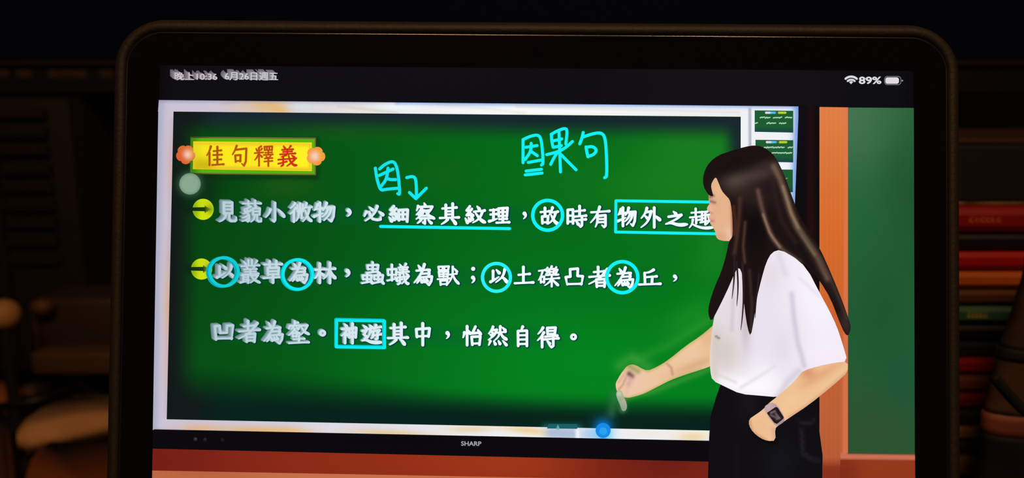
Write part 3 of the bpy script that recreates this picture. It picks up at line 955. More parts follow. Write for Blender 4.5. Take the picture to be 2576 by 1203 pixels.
def ring_mark(cx, cy, r, wd, col, label, ry=None, smear=None):
    b = Brush()
    ry = ry or r
    if smear:
        ox, oy, sc, ns = smear
        for s_ in range(ns):
            t = s_ / (ns - 1)
            P = [(cx - ox * (1 - t) + (r - wd / 2) * math.cos(a * math.pi / 32), cy - oy * (1 - t) + (ry - wd / 2) * math.sin(a * math.pi / 32)) for a in range(65)]
            b.ribbon(P, [wd] * 65, sc)
        n0 = len(b.v)
        b2 = Brush()
        P = [(cx + (r - wd / 2) * math.cos(a * math.pi / 32), cy + (ry - wd / 2) * math.sin(a * math.pi / 32)) for a in range(65)]
        b.build('cyan_circle_smear', 15.6, label + ', its dull outer smear')
        b = b2
    P = [(cx + (r - wd / 2) * math.cos(a * math.pi / 32), cy + (ry - wd / 2) * math.sin(a * math.pi / 32)) for a in range(65)]
    b.ribbon(P, [wd] * 65, col)
    return b.build('cyan_circle', 16.2, label)


ring_mark(1377.5, 542, 41.8, 8.8, CY_, 'cyan circle on the first line')
ring_mark(565, 684, 39.5, 7.5, (16, 204, 212), 'leftmost cyan circle, over the second line start', smear=(6, -1, (12, 168, 180), 6))
ring_mark(750.5, 690.5, 41, 7.5, (12, 232, 236), 'cyan circle on the left half of the second line', smear=(4, -1, (6, 188, 204), 4))
ring_mark(1249, 698, 39.2, 8.4, (38, 240, 250), 'cyan circle after the semicolon')
ring_mark(1565, 697.5, 43.4, 8.8, CY_, 'cyan circle near the end of the second line')


def line_mark(name, lst, wd, col, label, layer=16.2, sm=2):
    b = Brush()
    for l in lst:
        P = chaikin(l, sm) if sm else l
        b.ribbon(P, [wd] * len(P), col)
    return b.build(name, layer, label)


line_mark('cyan_underline', [[(958, 570), (1282, 575.5)]], 7.8, CY_, 'cyan underline below the first line')
line_mark('cyan_box', [[(1549, 505.5), (1800, 509)], [(1549, 505.5), (1548, 584)], [(1548, 584), (1800, 588.5)]], 7.2, CY_, 'large cyan box cut off by the face', sm=0)
line_mark('cyan_box_smear', [[(846, 804), (966, 806.5), (966, 873), (846, 871.5), (846, 804)]], 9, (10, 190, 200), 'dull inner edge of the small cyan box', 15.7, sm=0)
line_mark('cyan_box', [[(848, 806), (968, 808), (968, 875), (847, 873), (848, 806)]], 7, (8, 236, 238), 'small cyan box around two characters of the third line', sm=0)


def hw(l):
    return [[(900 + a / 3.68, 300 + c / 3.68) for a, c in s] for s in l]


line_mark('handwriting', hw([[(165, 455), (180, 560), (212, 662), (260, 650), (375, 640)], [(205, 462), (250, 420), (320, 390), (350, 410), (372, 480), (385, 600), (392, 700), (372, 690)], [(200, 522), (250, 500), (330, 462)], [(282, 455), (268, 560), (215, 625)], [(268, 550), (310, 562), (352, 560)]]), 7.8, (20, 226, 236), 'handwritten cyan character above the first line')
line_mark('handwritten_arrow', hw([[(455, 542), (515, 528), (542, 560), (546, 720)], [(480, 680), (540, 737), (540, 737), (636, 640)]]), 7.8, (16, 232, 240), 'small handwritten cyan arrow pointing down')
line_mark('handwriting', hw([[(1530, 190), (1530, 300), (1530, 405)], [(1535, 188), (1600, 158), (1672, 145), (1698, 190), (1710, 300), (1716, 415), (1700, 426)], [(1555, 262), (1660, 246)], [(1605, 225), (1602, 300), (1550, 375)], [(1608, 302), (1662, 340)], [(1578, 402), (1700, 380)]]), 7.6, CY_, 'double underlined cyan handwritten character')
line_mark('handwritten_underline', hw([[(1558, 482), (1700, 465)], [(1550, 517), (1706, 500)]]), 7.6, CY_, 'two short cyan strokes under the handwriting')
line_mark('handwriting', hw([[(1792, 140), (1794, 200), (1808, 262)], [(1790, 142), (1850, 108), (1918, 84), (1940, 105), (1925, 232)], [(1812, 202), (1888, 184)], [(1812, 262), (1885, 246)], [(1862, 120), (1866, 220), (1876, 490)], [(1748, 330), (1860, 302), (1935, 258), (1986, 208)], [(1850, 308), (1820, 350), (1785, 420)], [(1880, 328), (1940, 390), (2020, 470)]]), 7.6, CY_, 'middle character of the three cyan handwritten ones')
line_mark('handwriting', hw([[(2086, 125), (2074, 180), (2054, 230)], [(2086, 166), (2180, 134), (2255, 126), (2288, 170), (2300, 300), (2306, 530), (2284, 543)], [(2112, 258), (2118, 300), (2130, 350)], [(2114, 262), (2175, 252), (2214, 290), (2180, 332), (2132, 345)]]), 7.8, CY_, 'last of the three cyan handwritten characters')

text_px('panel_lettering', 'SHARP', (1160, 1110, 1211, 1121.5, .6), (168, 166, 176), 6, .02, 'small silver lettering on the lower bezel')
b = Brush()
for x, y, c in ((492, 1105, (70, 64, 70)), (516, 1106, (44, 40, 50)), (560, 1107, (38, 32, 42))):
    b.disc(x, y, 5, tuple(np.array(c) * .6))
    b.disc(x + 1, y - 1, 2.4, c)
b.build('panel_buttons', 6, 'three faint buttons on the lower bezel')

# ------------------------------------------------------------------ the teacher in the picture (flat, part of the screen)
SK = (236, 194, 156)
skirt = [(1815, 958), (1800, 1000), (1787, 1045), (1783, 1100), (1780, 1203), (1779, BOT), (2068, BOT), (2067, 1203), (2068, 1145), (2060, 1085), (2053, 1000), (2000, 950), (1900, 940)]
poly('teacher_skirt_picture', skirt, lambda p: paint(p, (14, 12, 16), blobs=[(1880, 1010, 20, 40, 0, (24, 22, 28), .7), (1960, 1160, 30, 40, 0, (20, 22, 28), .7)],
     lines=[([(2008, 1060), (2030, 1066), (2060, 1052)], 3, (38, 36, 42), .7), ([(2015, 1080), (2018, 1140), (2040, 1155), (2064, 1158)], 3.5, (40, 38, 46), .7), ([(1890, 1068), (1900, 1095), (1935, 1112), (1950, 1112)], 4, (6, 5, 7), .9), ([(1850, 1120), (1850, 1203)], 5, (22, 20, 26), .5)]), 17,
     'long black skirt of the teacher in the picture', step=8)

armR = [(1800, 812), (1789, 822), (1762, 845), (1724, 870), (1679, 907), (1650, 924), (1628, 933), (1612, 926), (1600, 919), (1588, 916), (1576, 921), (1568, 931), (1561, 941), (1554, 953), (1548, 964), (1549, 978), (1555, 990), (1566, 998), (1580, 1001), (1597, 997), (1620, 990), (1655, 972), (1688, 955), (1724, 942), (1762, 930), (1790, 920), (1800, 900)]
poly('teacher_pointing_arm_picture', armR, lambda p: paint(p, (238, 198, 160), blobs=[(1745, 920, 50, 9, -22, (218, 170, 130), .8), (1590, 960, 26, 26, 0, (240, 198, 176), .7), (1780, 850, 16, 24, 0, (226, 178, 130), .6)],
     lines=[(armR[:12], 3.5, (196, 178, 104), .75), (armR[17:25], 3, (190, 176, 96), .7), ([(1677, 915), (1688, 925), (1691, 942)], 2.2, (196, 142, 116), .8), ([(1584, 922), (1604, 934)], 5, (150, 150, 80), .7), ([(1582, 940), (1589, 946)], 4.5, (96, 66, 62), .85), ([(1574, 950), (1566, 968), (1556, 980)], 2.2, (206, 152, 128), .8), ([(1568, 944), (1556, 962)], 2, (214, 158, 128), .6), ([(1586, 952), (1580, 968)], 5, (206, 166, 156), .7), ([(1576, 985), (1572, 997)], 4, (222, 190, 170), .6)]), 18,
     'bare forearm and hand pointing at the board', step=3, smooth=1)
poly('marker_pen_picture', [(1549, 988), (1556, 981), (1564, 983), (1568, 996), (1576, 1014), (1577, 1026), (1572, 1034), (1564, 1033), (1560, 1020), (1551, 1000)], lambda p: paint(p, (150, 172, 140), blobs=[(1557, 990, 6, 6, 0, (214, 212, 180), .8), (1567, 1028, 6, 8, 0, (140, 158, 140), .7), (1570, 1008, 6, 8, 0, (196, 180, 160), .6)]), 18.5,
     'white marker pen tip held in the hand', step=3, smooth=1)

shirt = [(1936, 632), (1962, 627), (1990, 642), (2028, 674), (2062, 740), (2085, 782), (2103, 820), (2118, 865), (2131, 911), (2095, 914), (2050, 924), (2016, 940), (2006, 956), (1996, 974), (1980, 990), (1955, 999), (1911, 995), (1862, 991), (1824, 973), (1791, 957), (1786, 935), (1784, 900), (1788, 850), (1791, 825), (1797, 790), (1812, 750), (1833, 705), (1850, 660), (1880, 640)]
poly('teacher_shirt_picture', shirt, lambda p: paint(p, (238, 230, 240), blobs=[(1830, 884, 28, 50, 0, (214, 203, 196), .95), (1800, 860, 12, 40, 0, (206, 196, 186), .7), (1960, 900, 26, 60, 10, (224, 214, 230), .7), (1930, 760, 26, 60, 0, (230, 222, 234), .6), (1872, 968, 60, 16, 8, (255, 252, 255), .95), (1920, 950, 40, 34, 0, (252, 248, 255), .8), (2050, 760, 40, 110, -20, (248, 242, 254), .9), (2070, 890, 40, 24, 0, (248, 238, 250), .8),
     (1830, 780, 26, 40, 20, (226, 216, 222), .7), (1900, 860, 30, 40, 0, (232, 224, 238), .6), (1796, 930, 8, 40, 0, (214, 202, 190), .7), (1875, 800, 10, 60, 0, (186, 170, 176), .6), (1940, 690, 22, 30, 0, (226, 216, 226), .6)],
     lines=[([(1990, 740), (1996, 800), (2005, 860), (2022, 920)], 5, (208, 198, 216), .8), ([(2008, 934), (1980, 960), (1958, 995)], 7, (206, 196, 210), .6), ([(1862, 975), (1920, 940), (1948, 920)], 3, (228, 222, 232), .8), ([(1958, 640), (1975, 690)], 6, (222, 212, 224), .6), ([(2010, 700), (2060, 745)], 3, (230, 220, 236), .6),
            ([(1800, 940), (1850, 962)], 3, (214, 202, 196), .5), ([(1846, 690), (1840, 830)], 4, (200, 186, 190), .5), ([(1800, 846), (1808, 851)], 1.8, (120, 100, 96), .8)]), 19,
     'loose white short-sleeved shirt of the teacher', step=4, smooth=1)

armL = [(2131, 909), (2131, 936), (2108, 957), (2082, 979), (2032, 1019), (1982, 1052), (1956, 1070), (1948, 1078), (1950, 1108), (1930, 1109), (1912, 1102), (1893, 1087), (1883, 1070), (1883, 1054), (1898, 1044), (1918, 1030), (1931, 1015), (1954, 997), (1994, 962), (2007, 946), (2019, 932), (2060, 920), (2100, 912)]
poly('teacher_pocket_arm_picture', armL, lambda p: paint(p, (240, 194, 148), blobs=[(2060, 945, 60, 10, -32, (228, 168, 122), .8), (2030, 938, 14, 12, 0, (214, 146, 108), .85), (1915, 1070, 20, 20, 0, (232, 184, 144), .6), (1990, 1000, 24, 14, -35, (246, 204, 156), .6)],
     lines=[(armL[1:6], 4, (206, 154, 116), .6), ([(1945, 1080), (1949, 1106)], 5, (208, 168, 150), .7), ([(1884, 1056), (1890, 1086), (1926, 1108)], 3, (196, 142, 100), .7)]), 20,
     'bare forearm with the hand in the skirt pocket', step=4, smooth=1)
poly('wrist_watch_band_picture', [(1919, 1024), (1938, 1011), (1954, 1018), (1972, 1048), (1972, 1060), (1954, 1072), (1944, 1066), (1926, 1040)], lambda p: paint(p, (186, 156, 160), blobs=[(1930, 1024, 8, 8, 0, (206, 180, 182), .7), (1962, 1062, 8, 8, 0, (164, 132, 144), .7)]), 21,
     'pinkish grey wrist watch band and rim', step=3, smooth=1)
poly('wrist_watch_face_picture', [(1928, 1038), (1950, 1023), (1955, 1025), (1970, 1049), (1969, 1053), (1953, 1066), (1946, 1063), (1930, 1042)], lambda p: paint(p, (34, 20, 24), lines=[([(1930, 1046), (1946, 1065)], 1, (60, 40, 44), .5), ([(1938, 1038), (1948, 1034)], 2, (140, 124, 130), .8), ([(1938, 1044), (1952, 1050)], 2.4, (120, 104, 110), .8), ([(1950, 1040), (1958, 1050)], 2, (130, 116, 120), .8), ([(1952, 1054), (1960, 1052)], 1.8, (130, 116, 120), .7)]), 21.5,
     'dark square watch face', step=2)

face = [(1800, 440), (1786, 462), (1783.5, 478), (1782, 490), (1781.5, 502), (1784.5, 512), (1780.5, 518), (1777, 524), (1778.5, 530), (1784, 535), (1786, 540), (1782, 546), (1782, 551), (1786, 555), (1784, 560), (1788, 566), (1793, 574), (1799, 584), (1799.5, 594), (1804, 602), (1815, 606), (1832, 607), (1850, 606), (1860, 560), (1856, 500), (1836, 460)]
poly('teacher_face_picture', face, lambda p: paint(p, (226, 176, 138), blobs=[(1830, 530, 16, 40, 0, (232, 178, 142), .7), (1787, 500, 7, 10, 0, (214, 160, 146), .7), (1784, 528, 6, 10, 0, (232, 184, 168), .8), (1836, 590, 12, 14, 0, (244, 206, 182), .7), (1806, 480, 12, 16, 0, (234, 190, 140), .6), (1812, 596, 14, 8, 0, (218, 160, 120), .6)],
     lines=[([(1787, 507), (1797, 510)], 2.6, (150, 96, 92), .8), ([(1784, 497), (1794, 493)], 2.2, (120, 84, 70), .7), ([(1785, 556), (1793, 556)], 2.4, (204, 120, 112), .8), ([(1784, 534), (1790, 537)], 2, (196, 134, 112), .7), ([(1840, 505), (1842, 590)], 3, (170, 110, 84), .8)]), 22,
     'face in profile looking left', step=2.5, smooth=1)

hair = [(1887, 367), (1905, 367), (1921, 372), (1939, 385), (1950, 398), (1959, 414), (1974, 447), (1989, 490), (2002, 525), (2020, 562), (2042, 596), (2062, 628), (2082, 672), (2100, 715), (2118, 760), (2134, 805), (2139, 825), (2132, 846), (2122, 838), (2108, 806), (2088, 752), (2060, 706), (2032, 672), (2000, 650), (1962, 628), (1940, 635), (1926, 660), (1914, 702), (1902, 752), (1896, 800), (1887, 848), (1879, 826), (1872, 780), (1868, 735), (1866, 690),
        (1858, 672), (1848, 684), (1834, 718), (1818, 752), (1802, 784), (1788, 810), (1780, 790), (1782, 765), (1796, 722), (1814, 682), (1826, 640), (1832, 608), (1841, 596), (1842, 580), (1841, 545), (1838, 518), (1834, 502), (1824, 492), (1814, 480), (1806, 460), (1800, 446), (1794, 452), (1787, 466), (1790, 482), (1794, 494), (1784, 494), (1775, 482), (1768, 468), (1767, 448), (1772, 428), (1784, 408), (1806, 391), (1830, 383), (1858, 374)]
poly('teacher_hair_picture', hair, lambda p: paint(p, (28, 17, 17), blobs=[(1888, 444, 50, 17, -14, (82, 66, 61), .9), (1850, 458, 20, 14, 0, (90, 80, 70), .75), (1930, 415, 24, 8, -10, (60, 44, 42), .7), (1850, 410, 44, 18, -18, (22, 14, 14), .8), (1900, 570, 26, 60, 0, (12, 8, 9), .85), (1860, 480, 30, 16, 0, (62, 48, 42), .5), (1905, 500, 34, 22, 0, (50, 36, 34), .6),
     (2070, 700, 14, 50, -25, (50, 38, 36), .5), (2125, 815, 10, 20, -20, (64, 50, 46), .7), (1800, 740, 10, 30, 20, (30, 18, 18), .5)],
     lines=[([(1945, 420), (1960, 450), (1974, 490), (1986, 530), (2003, 572), (2030, 610), (2056, 650), (2080, 700)], 6, (122, 96, 74), .8), ([(1968, 470), (1990, 540), (2016, 590), (2048, 640)], 3, (150, 126, 100), .7),
            ([(1905, 480), (1914, 520), (1926, 560), (1942, 600), (1968, 630), (2010, 660)], 4.5, (112, 84, 72), .75), ([(1918, 540), (1934, 585), (1960, 622)], 2.4, (160, 126, 108), .7),
            ([(1860, 500), (1858, 550), (1852, 600), (1846, 640)], 4, (84, 54, 42), .7), ([(1873, 560), (1868, 620), (1872, 660)], 3, (110, 74, 54), .6), ([(1844, 520), (1848, 560), (1846, 590)], 3, (90, 44, 32), .7),
            ([(1985, 580), (2020, 640), (2060, 700), (2100, 780)], 5, (20, 13, 14), .7), ([(1940, 450), (1950, 500), (1966, 560), (2000, 610)], 5, (44, 30, 30), .7), ([(2010, 580), (2060, 650), (2100, 730), (2128, 800)], 3.5, (74, 58, 52), .6),
            ([(1884, 680), (1890, 760), (1888, 830)], 3, (70, 54, 54), .6), ([(1900, 660), (1896, 740)], 4, (20, 14, 16), .6)]), 23,
     'long dark brown hair with lighter streaks', step=3, smooth=1)
b = Brush()
for P, W in (([(1852, 660), (1856, 720), (1852, 770)], [5, 4, 1]), ([(1866, 660), (1870, 740), (1866, 800), (1862, 830)], [6, 5, 3, 1]), ([(1846, 640), (1846, 700), (1840, 752)], [6, 4, 1]), ([(1908, 690), (1900, 760), (1898, 800)], [5, 3, 1])):
    P2 = chaikin(P, 2)
    W2 = list(np.interp(np.linspace(0, 1, len(P2)), np.linspace(0, 1, len(W)), W))
    b.ribbon(P2, W2, (44, 30, 32))
b.build('loose_hair_strand_picture', 23.5, 'thin loose hair strands over the shirt')

# ------------------------------------------------------------------ stand carrying the tablet (below the frame)
gray = mat('stand_grey_metal', (70, 70, 74), 0.4, metal=.6)
Rm = ROOT.to_3x3()
yb = ROOT.to_translation()
stand = empty('tablet_stand', (yb.x, yb.y + 0.06, 0))
tag(stand, 'grey metal stand holding up the tablet from behind', 'stand')


def child_world(fn):
    return fn


def wbox(name, size, wc_, rotm, m, parent, bev=.001):
    o = bevel_box(name, size, (0, 0, 0), m, None, bev=bev)
    o.parent = parent
    pl = parent.matrix_world if False else Matrix.Translation(parent.location)
    o.matrix_local = pl.inverted() @ (Matrix.Translation(wc_) @ rotm.to_4x4())
    return o


wbox('base', (0.16, 0.14, 0.006), Vector((yb.x, yb.y + .06, .003)), Matrix.Identity(3), gray, stand, .0015)
ledge_c = yb + Rm @ Vector((0, -0.0022, -0.002))
wbox('ledge', (0.14, 0.004, 0.022), ledge_c, Rm, gray, stand, .0008)
wbox('back_plate', (0.14, 0.09, 0.003), yb + Rm @ Vector((0, 0.040, -0.0117)), Rm, gray, stand, .0008)
pt = yb + Rm @ Vector((0, 0.02, -0.0145))
wbox('post', (0.03, 0.012, pt.z - .006), Vector((yb.x, pt.y + 0.006, (pt.z + .006) / 2)), Matrix.Identity(3), gray, stand, .001)

# ------------------------------------------------------------------ books on the right
YB = 0.285
books = [
    (521, 581, (150, 14, 12), 'red', 'red book with pale lettering on top of the stack', True),
    (589, 631, (22, 18, 20), 'black', 'black book second from the top of the stack', False),
    (633, 682, (176, 8, 8), 'bright red', 'bright red book above the orange one in the stack', False),
    (684, 728, (190, 88, 20), 'orange', 'orange book below the bright red one in the stack', False),
    (730, 769, (84, 44, 18), 'dark brown', 'dark brown book between the orange and the green book', False),
    (771, 817, (44, 84, 62), 'green', 'dull green book with faint yellowish lettering in the stack', True),
    (819, 858, (14, 13, 16), 'black', 'black book directly under the green book', False),
    (860, 900, (28, 38, 42), 'slate', 'dark slate book under the black one in the lower stack', False),
    (902, 944, (172, 18, 24), 'red', 'red book halfway down the lower stack', False),
    (946, 987, (112, 60, 38), 'brown', 'brown book between two red books low in the stack', False),
    (991, 1031, (130, 16, 16), 'dark red', 'dark red book with pale top edge low in the stack', False),
    (1033, 1073, (42, 34, 36), 'charcoal', 'charcoal book above the beige book', False),
    (1075, 1110, (150, 104, 66), 'beige', 'beige book near the bottom of the frame', False),
    (1112, 1146, (46, 42, 38), 'grey', 'dark grey book under the beige book', False),
    (1148, 1206, (150, 106, 50), 'tan', 'tan book at the bottom edge of the photo', False),
]
rnd = random.Random(5)
pages = mat('book_pages', (190, 160, 120), .9, noise=.1, scale=300)


def book(z0, z1, xl, length, depth, col, nm, label, lett, yf, yaw):
    zc, t = (z0 + z1) / 2, (z1 - z0)
    root = empty('book', (xl + length / 2, yf + depth / 2, z0), (0, 0, yaw))
    tag(root, label, 'book', 'books in the stack right of the tablet')
    m = mat('book_cover_' + nm.replace(' ', '_'), col, .45, noise=.06, scale=120)
    c = 0.0009
    X, Yd = length / 2, depth / 2
    # cover: two boards and a rounded spine facing the viewer
    pr = [(Yd, 0), (-Yd + .003, 0), (-Yd + .0012, t * .08), (-Yd, t * .3), (-Yd, t * .7), (-Yd + .0012, t * .92), (-Yd + .003, t), (Yd, t), (Yd, t - c), (-Yd + .0045, t - c), (-Yd + .003, t * .5), (-Yd + .0045, c), (Yd, c)]
    vs = [(x, y, z) for x in (-X, X) for y, z in pr]
    n = len(pr)
    fs = [(i, (i + 1) % n, (i + 1) % n + n, i + n) for i in range(n)] + [tuple(range(n - 1, -1, -1)), tuple(range(n, 2 * n))]
    mesh('cover', vs, fs, m, root)
    pb = bevel_box('page_block', (length - .004, depth - .008, t - 2 * c - .0002), (0, .001, t / 2), pages, root, bev=.0004)
    if lett:
        cu = bpy.data.curves.new('lettering', 'FONT')
        cu.body = 'MODERN' if nm == 'none' else '國文讀本'
        return root
    return root


def add_spine_marks(root, px0, px1, py, col, n, yf):
    """worn, unreadable print on a spine: short raised bars"""
    lm = mat('spine_print_%d_%d' % (int(px0), int(py)), col, .6)
    rr = random.Random(int(px0))
    bm = bmesh.new()
    for k in range(n):
        a = px0 + (px1 - px0) * k / n
        b_ = a + (px1 - px0) / n * rr.uniform(.55, .8)
        h = rr.uniform(9, 14)
        for yy, hh in ((py - h * .5, 3), (py + h * .3, 3.4)):
            p0, p1 = at_y(a, yy, yf), at_y(b_, yy + hh, yf)
            bmesh.ops.create_cube(bm, size=1, matrix=Matrix.Translation(((p0.x + p1.x) / 2, yf - .00015, (p0.z + p1.z) / 2)) @ Matrix.Diagonal((abs(p1.x - p0.x), .0002, abs(p0.z - p1.z), 1)))
        p0, p1 = at_y(a, py - h * .6, yf), at_y(a + 4, py + h * .5, yf)
        bmesh.ops.create_cube(bm, size=1, matrix=Matrix.Translation(((p0.x + p1.x) / 2, yf - .00015, (p0.z + p1.z) / 2)) @ Matrix.Diagonal((abs(p1.x - p0.x), .0002, abs(p0.z - p1.z), 1)))
    me = bpy.data.meshes.new('spine_lettering')
    bm.to_mesh(me)
    bm.free()
    o = link_mesh('spine_lettering', me, lm)
    o.parent = root
    o.matrix_local = (Matrix.Translation(root.location) @ Euler(root.rotation_euler).to_matrix().to_4x4()).inverted()
    o['label'] = 'pale blurred lettering on the spine'


XL = at_y(2350, 700, YB).x
zb = [(at_y(2500, a, YB).z, at_y(2500, b_, YB).z) for a, b_, *_ in books]
gap = 0.0001
prev = None
for i, (a, b_, col, nm, lb, lett) in enumerate(books):
    z1 = zb[i][0] if prev is None else prev - gap
    z0 = zb[i + 1][0] + gap if i + 1 < len(books) else zb[i][1]
    dx = rnd.uniform(-.006, .004)
    r = book(z0, z1, XL + dx, rnd.uniform(.165, .20), rnd.uniform(.125, .15), col, nm, lb, lett, YB, 0)
    r.location.z = z0
    prev = z0
    if i == 0:
        add_spine_marks(r, 2438, 2520, 553, (220, 90, 50), 6, YB)
    if i == 5:
        add_spine_marks(r, 2434, 2484, 794, (150, 140, 60), 5, YB)
    if i in (0, 9):
        # pale edge strips seen on these books
        pass
k = 0
while prev > 0.001:
    hgt = prev / max(1, round(prev / .022))
    z0 = max(0.0, prev - hgt)
    r = book(z0 + (gap if z0 > 0.0005 else 0), prev - gap, XL + rnd.uniform(-.004, .004), .2, .15, [(60, 40, 30), (110, 30, 24), (40, 44, 60)][k % 3], 'lower_%d' % (k % 3), ['thick brown book', 'thick dull red book', 'thick navy book', 'thick brown paperback', 'thick red paperback'][k % 5] + ', number %s from the desk in the stack, below the frame' % ['five', 'four', 'three', 'two', 'one'][k % 5], False, YB, 0)
    prev = z0
    k += 1
    if k > 8:
        break
# thin booklet, and a black box added to keep the lit stack top dark
ZT = zb[0][0]
lo = bevel_box('booklet', (.17, .115, .0013), (XL + .088, YB + .062, ZT + .0008), mat('pale_paper', (130, 96, 62), .9, noise=.7, scale=160), bev=.0003)
tag(lo, 'thin pale booklet between the red book and the black box above it', 'booklet')
zbx = at_y(2500, 350, YB).z
bxr = empty('box', (XL + .09, YB + .06, ZT + .0015))
tag(bxr, 'added black box with a dim maroon lid, hiding the lit top of the book stack', 'box')
bevel_box('body', (.17, .112, zbx - ZT - .004), (0, 0, (zbx - ZT - .004) / 2), mat('black_card', (9, 8, 9), .8), bxr, bev=.001)
bevel_box('lid', (.16, .108, .0022), (-.004, .001, zbx - ZT - .0028), mat('dim_maroon_card', (58, 26, 18), .7, noise=.3, scale=20), bxr, bev=.0006)

# ------------------------------------------------------------------ dark bag in front of the books at the right edge
prof = [(600, 2585), (660, 2579), (708, 2570), (744, 2558), (790, 2546), (828, 2535), (872, 2518), (897, 2512), (943, 2505), (1003, 2490), (1033, 2478), (1056, 2471), (1084, 2469), (1129, 2465), (1203, 2454), (1300, 2440), (1450, 2424)]
YBAG = 0.250
bag = empty('bag', (at_y(2720, 900, YBAG).x, YBAG, 0))
tag(bag, 'dark brown bag with black bands at the right edge, before the books', 'bag')
BXC = at_y(2720, 900, YBAG).x


def bag_section(name, y0, y1, m, label=None, grow=0.0):
    ys = [y for y, _ in prof]
    xs = [x for _, x in prof]
    rows = max(3, int((y1 - y0) / 14))
    vs, fs = [], []
    N = 40
    for j in range(rows + 1):
        py = y0 + (y1 - y0) * j / rows
        pxl = float(np.interp(py, ys, xs))
        pl = at_y(pxl, py, YBAG)
        rx = BXC - pl.x + grow
        ry = min(rx * .25, .018) + grow
        z = max(pl.z, 0.0)
        for k_ in range(N):
            a = 2 * math.pi * k_ / N
            w_ = 1 + .012 * math.sin(5 * a + z * 90)
            vs.append((math.copysign(abs(math.cos(a)) ** .8, math.cos(a)) * rx * w_, math.copysign(abs(math.sin(a)) ** .8, math.sin(a)) * ry * w_, z))
    for j in range(rows):
        for k_ in range(N):
            fs.append((j * N + k_, (j + 1) * N + k_, (j + 1) * N + (k_ + 1) % N, j * N + (k_ + 1) % N))
    fs.append(tuple(range(N)))
    fs.append(tuple(rows * N + k_ for k_ in range(N - 1, -1, -1)))
    o = mesh(name, vs, fs, m, bag, True)
    if label:
        o['label'] = label
    return o


brn = mat('bag_brown_cloth', (54, 31, 24), .85, noise=.2, scale=300, bump=.3)
brn2 = mat('bag_tan_cloth', (72, 44, 28), .85, noise=.15, scale=300, bump=.3)
pnk = mat('bag_pink_brown_leather', (128, 66, 48), .6, noise=.1, scale=120)
blk = mat('bag_black_strap', (12, 10, 10), .8, noise=.2, scale=400)
bag_section('body', 600, 874, brn, 'dark brown upper body')
bag_section('band', 872, 899, blk, 'black band around the bag', .0006)
bag_section('panel', 898, 1034, brn2, 'dull tan middle panel')
bag_section('trim', 1033, 1086, pnk, 'pinkish brown trim')
bag_section('base', 1085, 1560, mat('bag_black_base', (10, 9, 10), .8, noise=.2, scale=200), 'black lower half')
tube('strap', [Vector((at_y(x, y, YBAG - .028).x - BXC, -.028, at_y(x, y, YBAG - .028).z)) for x, y in ((2500, 948), (2530, 985), (2576, 1035), (2640, 1075))], .0016, blk, bag)

# ------------------------------------------------------------------ monitor behind
YM = 0.62
mon = empty('monitor', (0, YM + .05, 0))
tag(mon, 'dark switched-off monitor behind the tablet', 'monitor')
mb = mat('monitor_black_plastic', (14, 13, 14), .5)
msd = mat('monitor_dark_panel', (7, 13, 44), .8, spec=.1)


def local(o, parent):
    o.location = -Vector(parent.location)
    return o


zt, zb1, zb0 = .62, at_y(1288, 156, YM).z, at_y(1288, 236, YM).z
o = bevel_box('screen_panel', (.96, .03, zt - zb1), (0, YM + .016, (zt + zb1) / 2), msd, mon, bev=.002)
local(o, mon)
o = bevel_box('bezel', (.96, .036, zb1 - zb0), (0, YM + .016, (zb0 + zb1) / 2), mb, mon, bev=.002)
local(o, mon)
o = bevel_box('bezel_lip', (.96, .006, .0022), (0, YM - .004, zb1 - .001), mat('lip_plastic', (56, 44, 34), .5), mon, bev=.0005)
local(o, mon)
o = bevel_box('neck', (.08, .03, zb1 - .008), (0, YM + .055, (zb1 + .008) / 2), mb, mon, bev=.003)
local(o, mon)
o = bevel_box('foot', (.26, .18, .01), (0, YM + .05, .005), mb, mon, bev=.003)
local(o, mon)
stk = mat('worn_sticker', (62, 42, 30), .9, noise=.5, scale=180)
for x0, x1 in ((-12, 28), (44, 86), (124, 222), (254, 288), (2330, 2380)):
    p0, p1 = at_y(x0, 176, YM), at_y(x1, 197, YM)
    o = bevel_box('printed_mark', (p1.x - p0.x, .0006, p0.z - p1.z), ((p0.x + p1.x) / 2, YM - .0024, (p0.z + p1.z) / 2), stk, mon, bev=.0002)
    local(o, mon)


# ------------------------------------------------------------------ clutter on the left
def slab(name, px0, py0, px1, py1, Y, depth, m, lb, cat, bev=.002, yaw=0.0, grp=None, parts=None):
    p0, p1 = at_y(px0, py0, Y), at_y(px1, py1, Y)
    o = bevel_box(name, (p1.x - p0.x, depth, p0.z - p1.z), (0, 0, (p0.z - p1.z) / 2), m, bev=bev, seg=3)
    o.location = ((p0.x + p1.x) / 2, Y + depth / 2, p1.z)
    o.rotation_euler.z = yaw
    if lb:
        tag(o, lb, cat, grp)
    return o


# slatted cabinet speaker far left
YC = 0.60
p0, p1 = at_y(-260, 246, YC), at_y(205, 700, YC)
spk = empty('cabinet', ((p0.x + p1.x) / 2, YC + .06, 0))
tag(spk, 'dim reddish brown slatted cabinet under the monitor edge at far left', 'cabinet')
sb = mat('cabinet_red_brown', (19, 9, 6), .8, noise=.3, scale=30)
W_ = p1.x - p0.x
bevel_box('body', (W_, .11, p0.z), (0, 0, p0.z / 2), sb, spk, bev=.003)
for k in range(9):
    zz = p0.z - .012 - k * .014
    bevel_box('slat', (W_ * .44, .006, .008), (-W_ * .23, -.058, zz), mat('cabinet_slat', (21, 9, 6), .85), spk, bev=.001)
    bevel_box('slat', (W_ * .30, .006, .008), (W_ * .22, -.058, zz), MATS['cabinet_slat'], spk, bev=.001)
bevel_box('stile', (.006, .008, p0.z - .02), (W_ * .03, -.058, p0.z / 2), sb, spk, bev=.001)

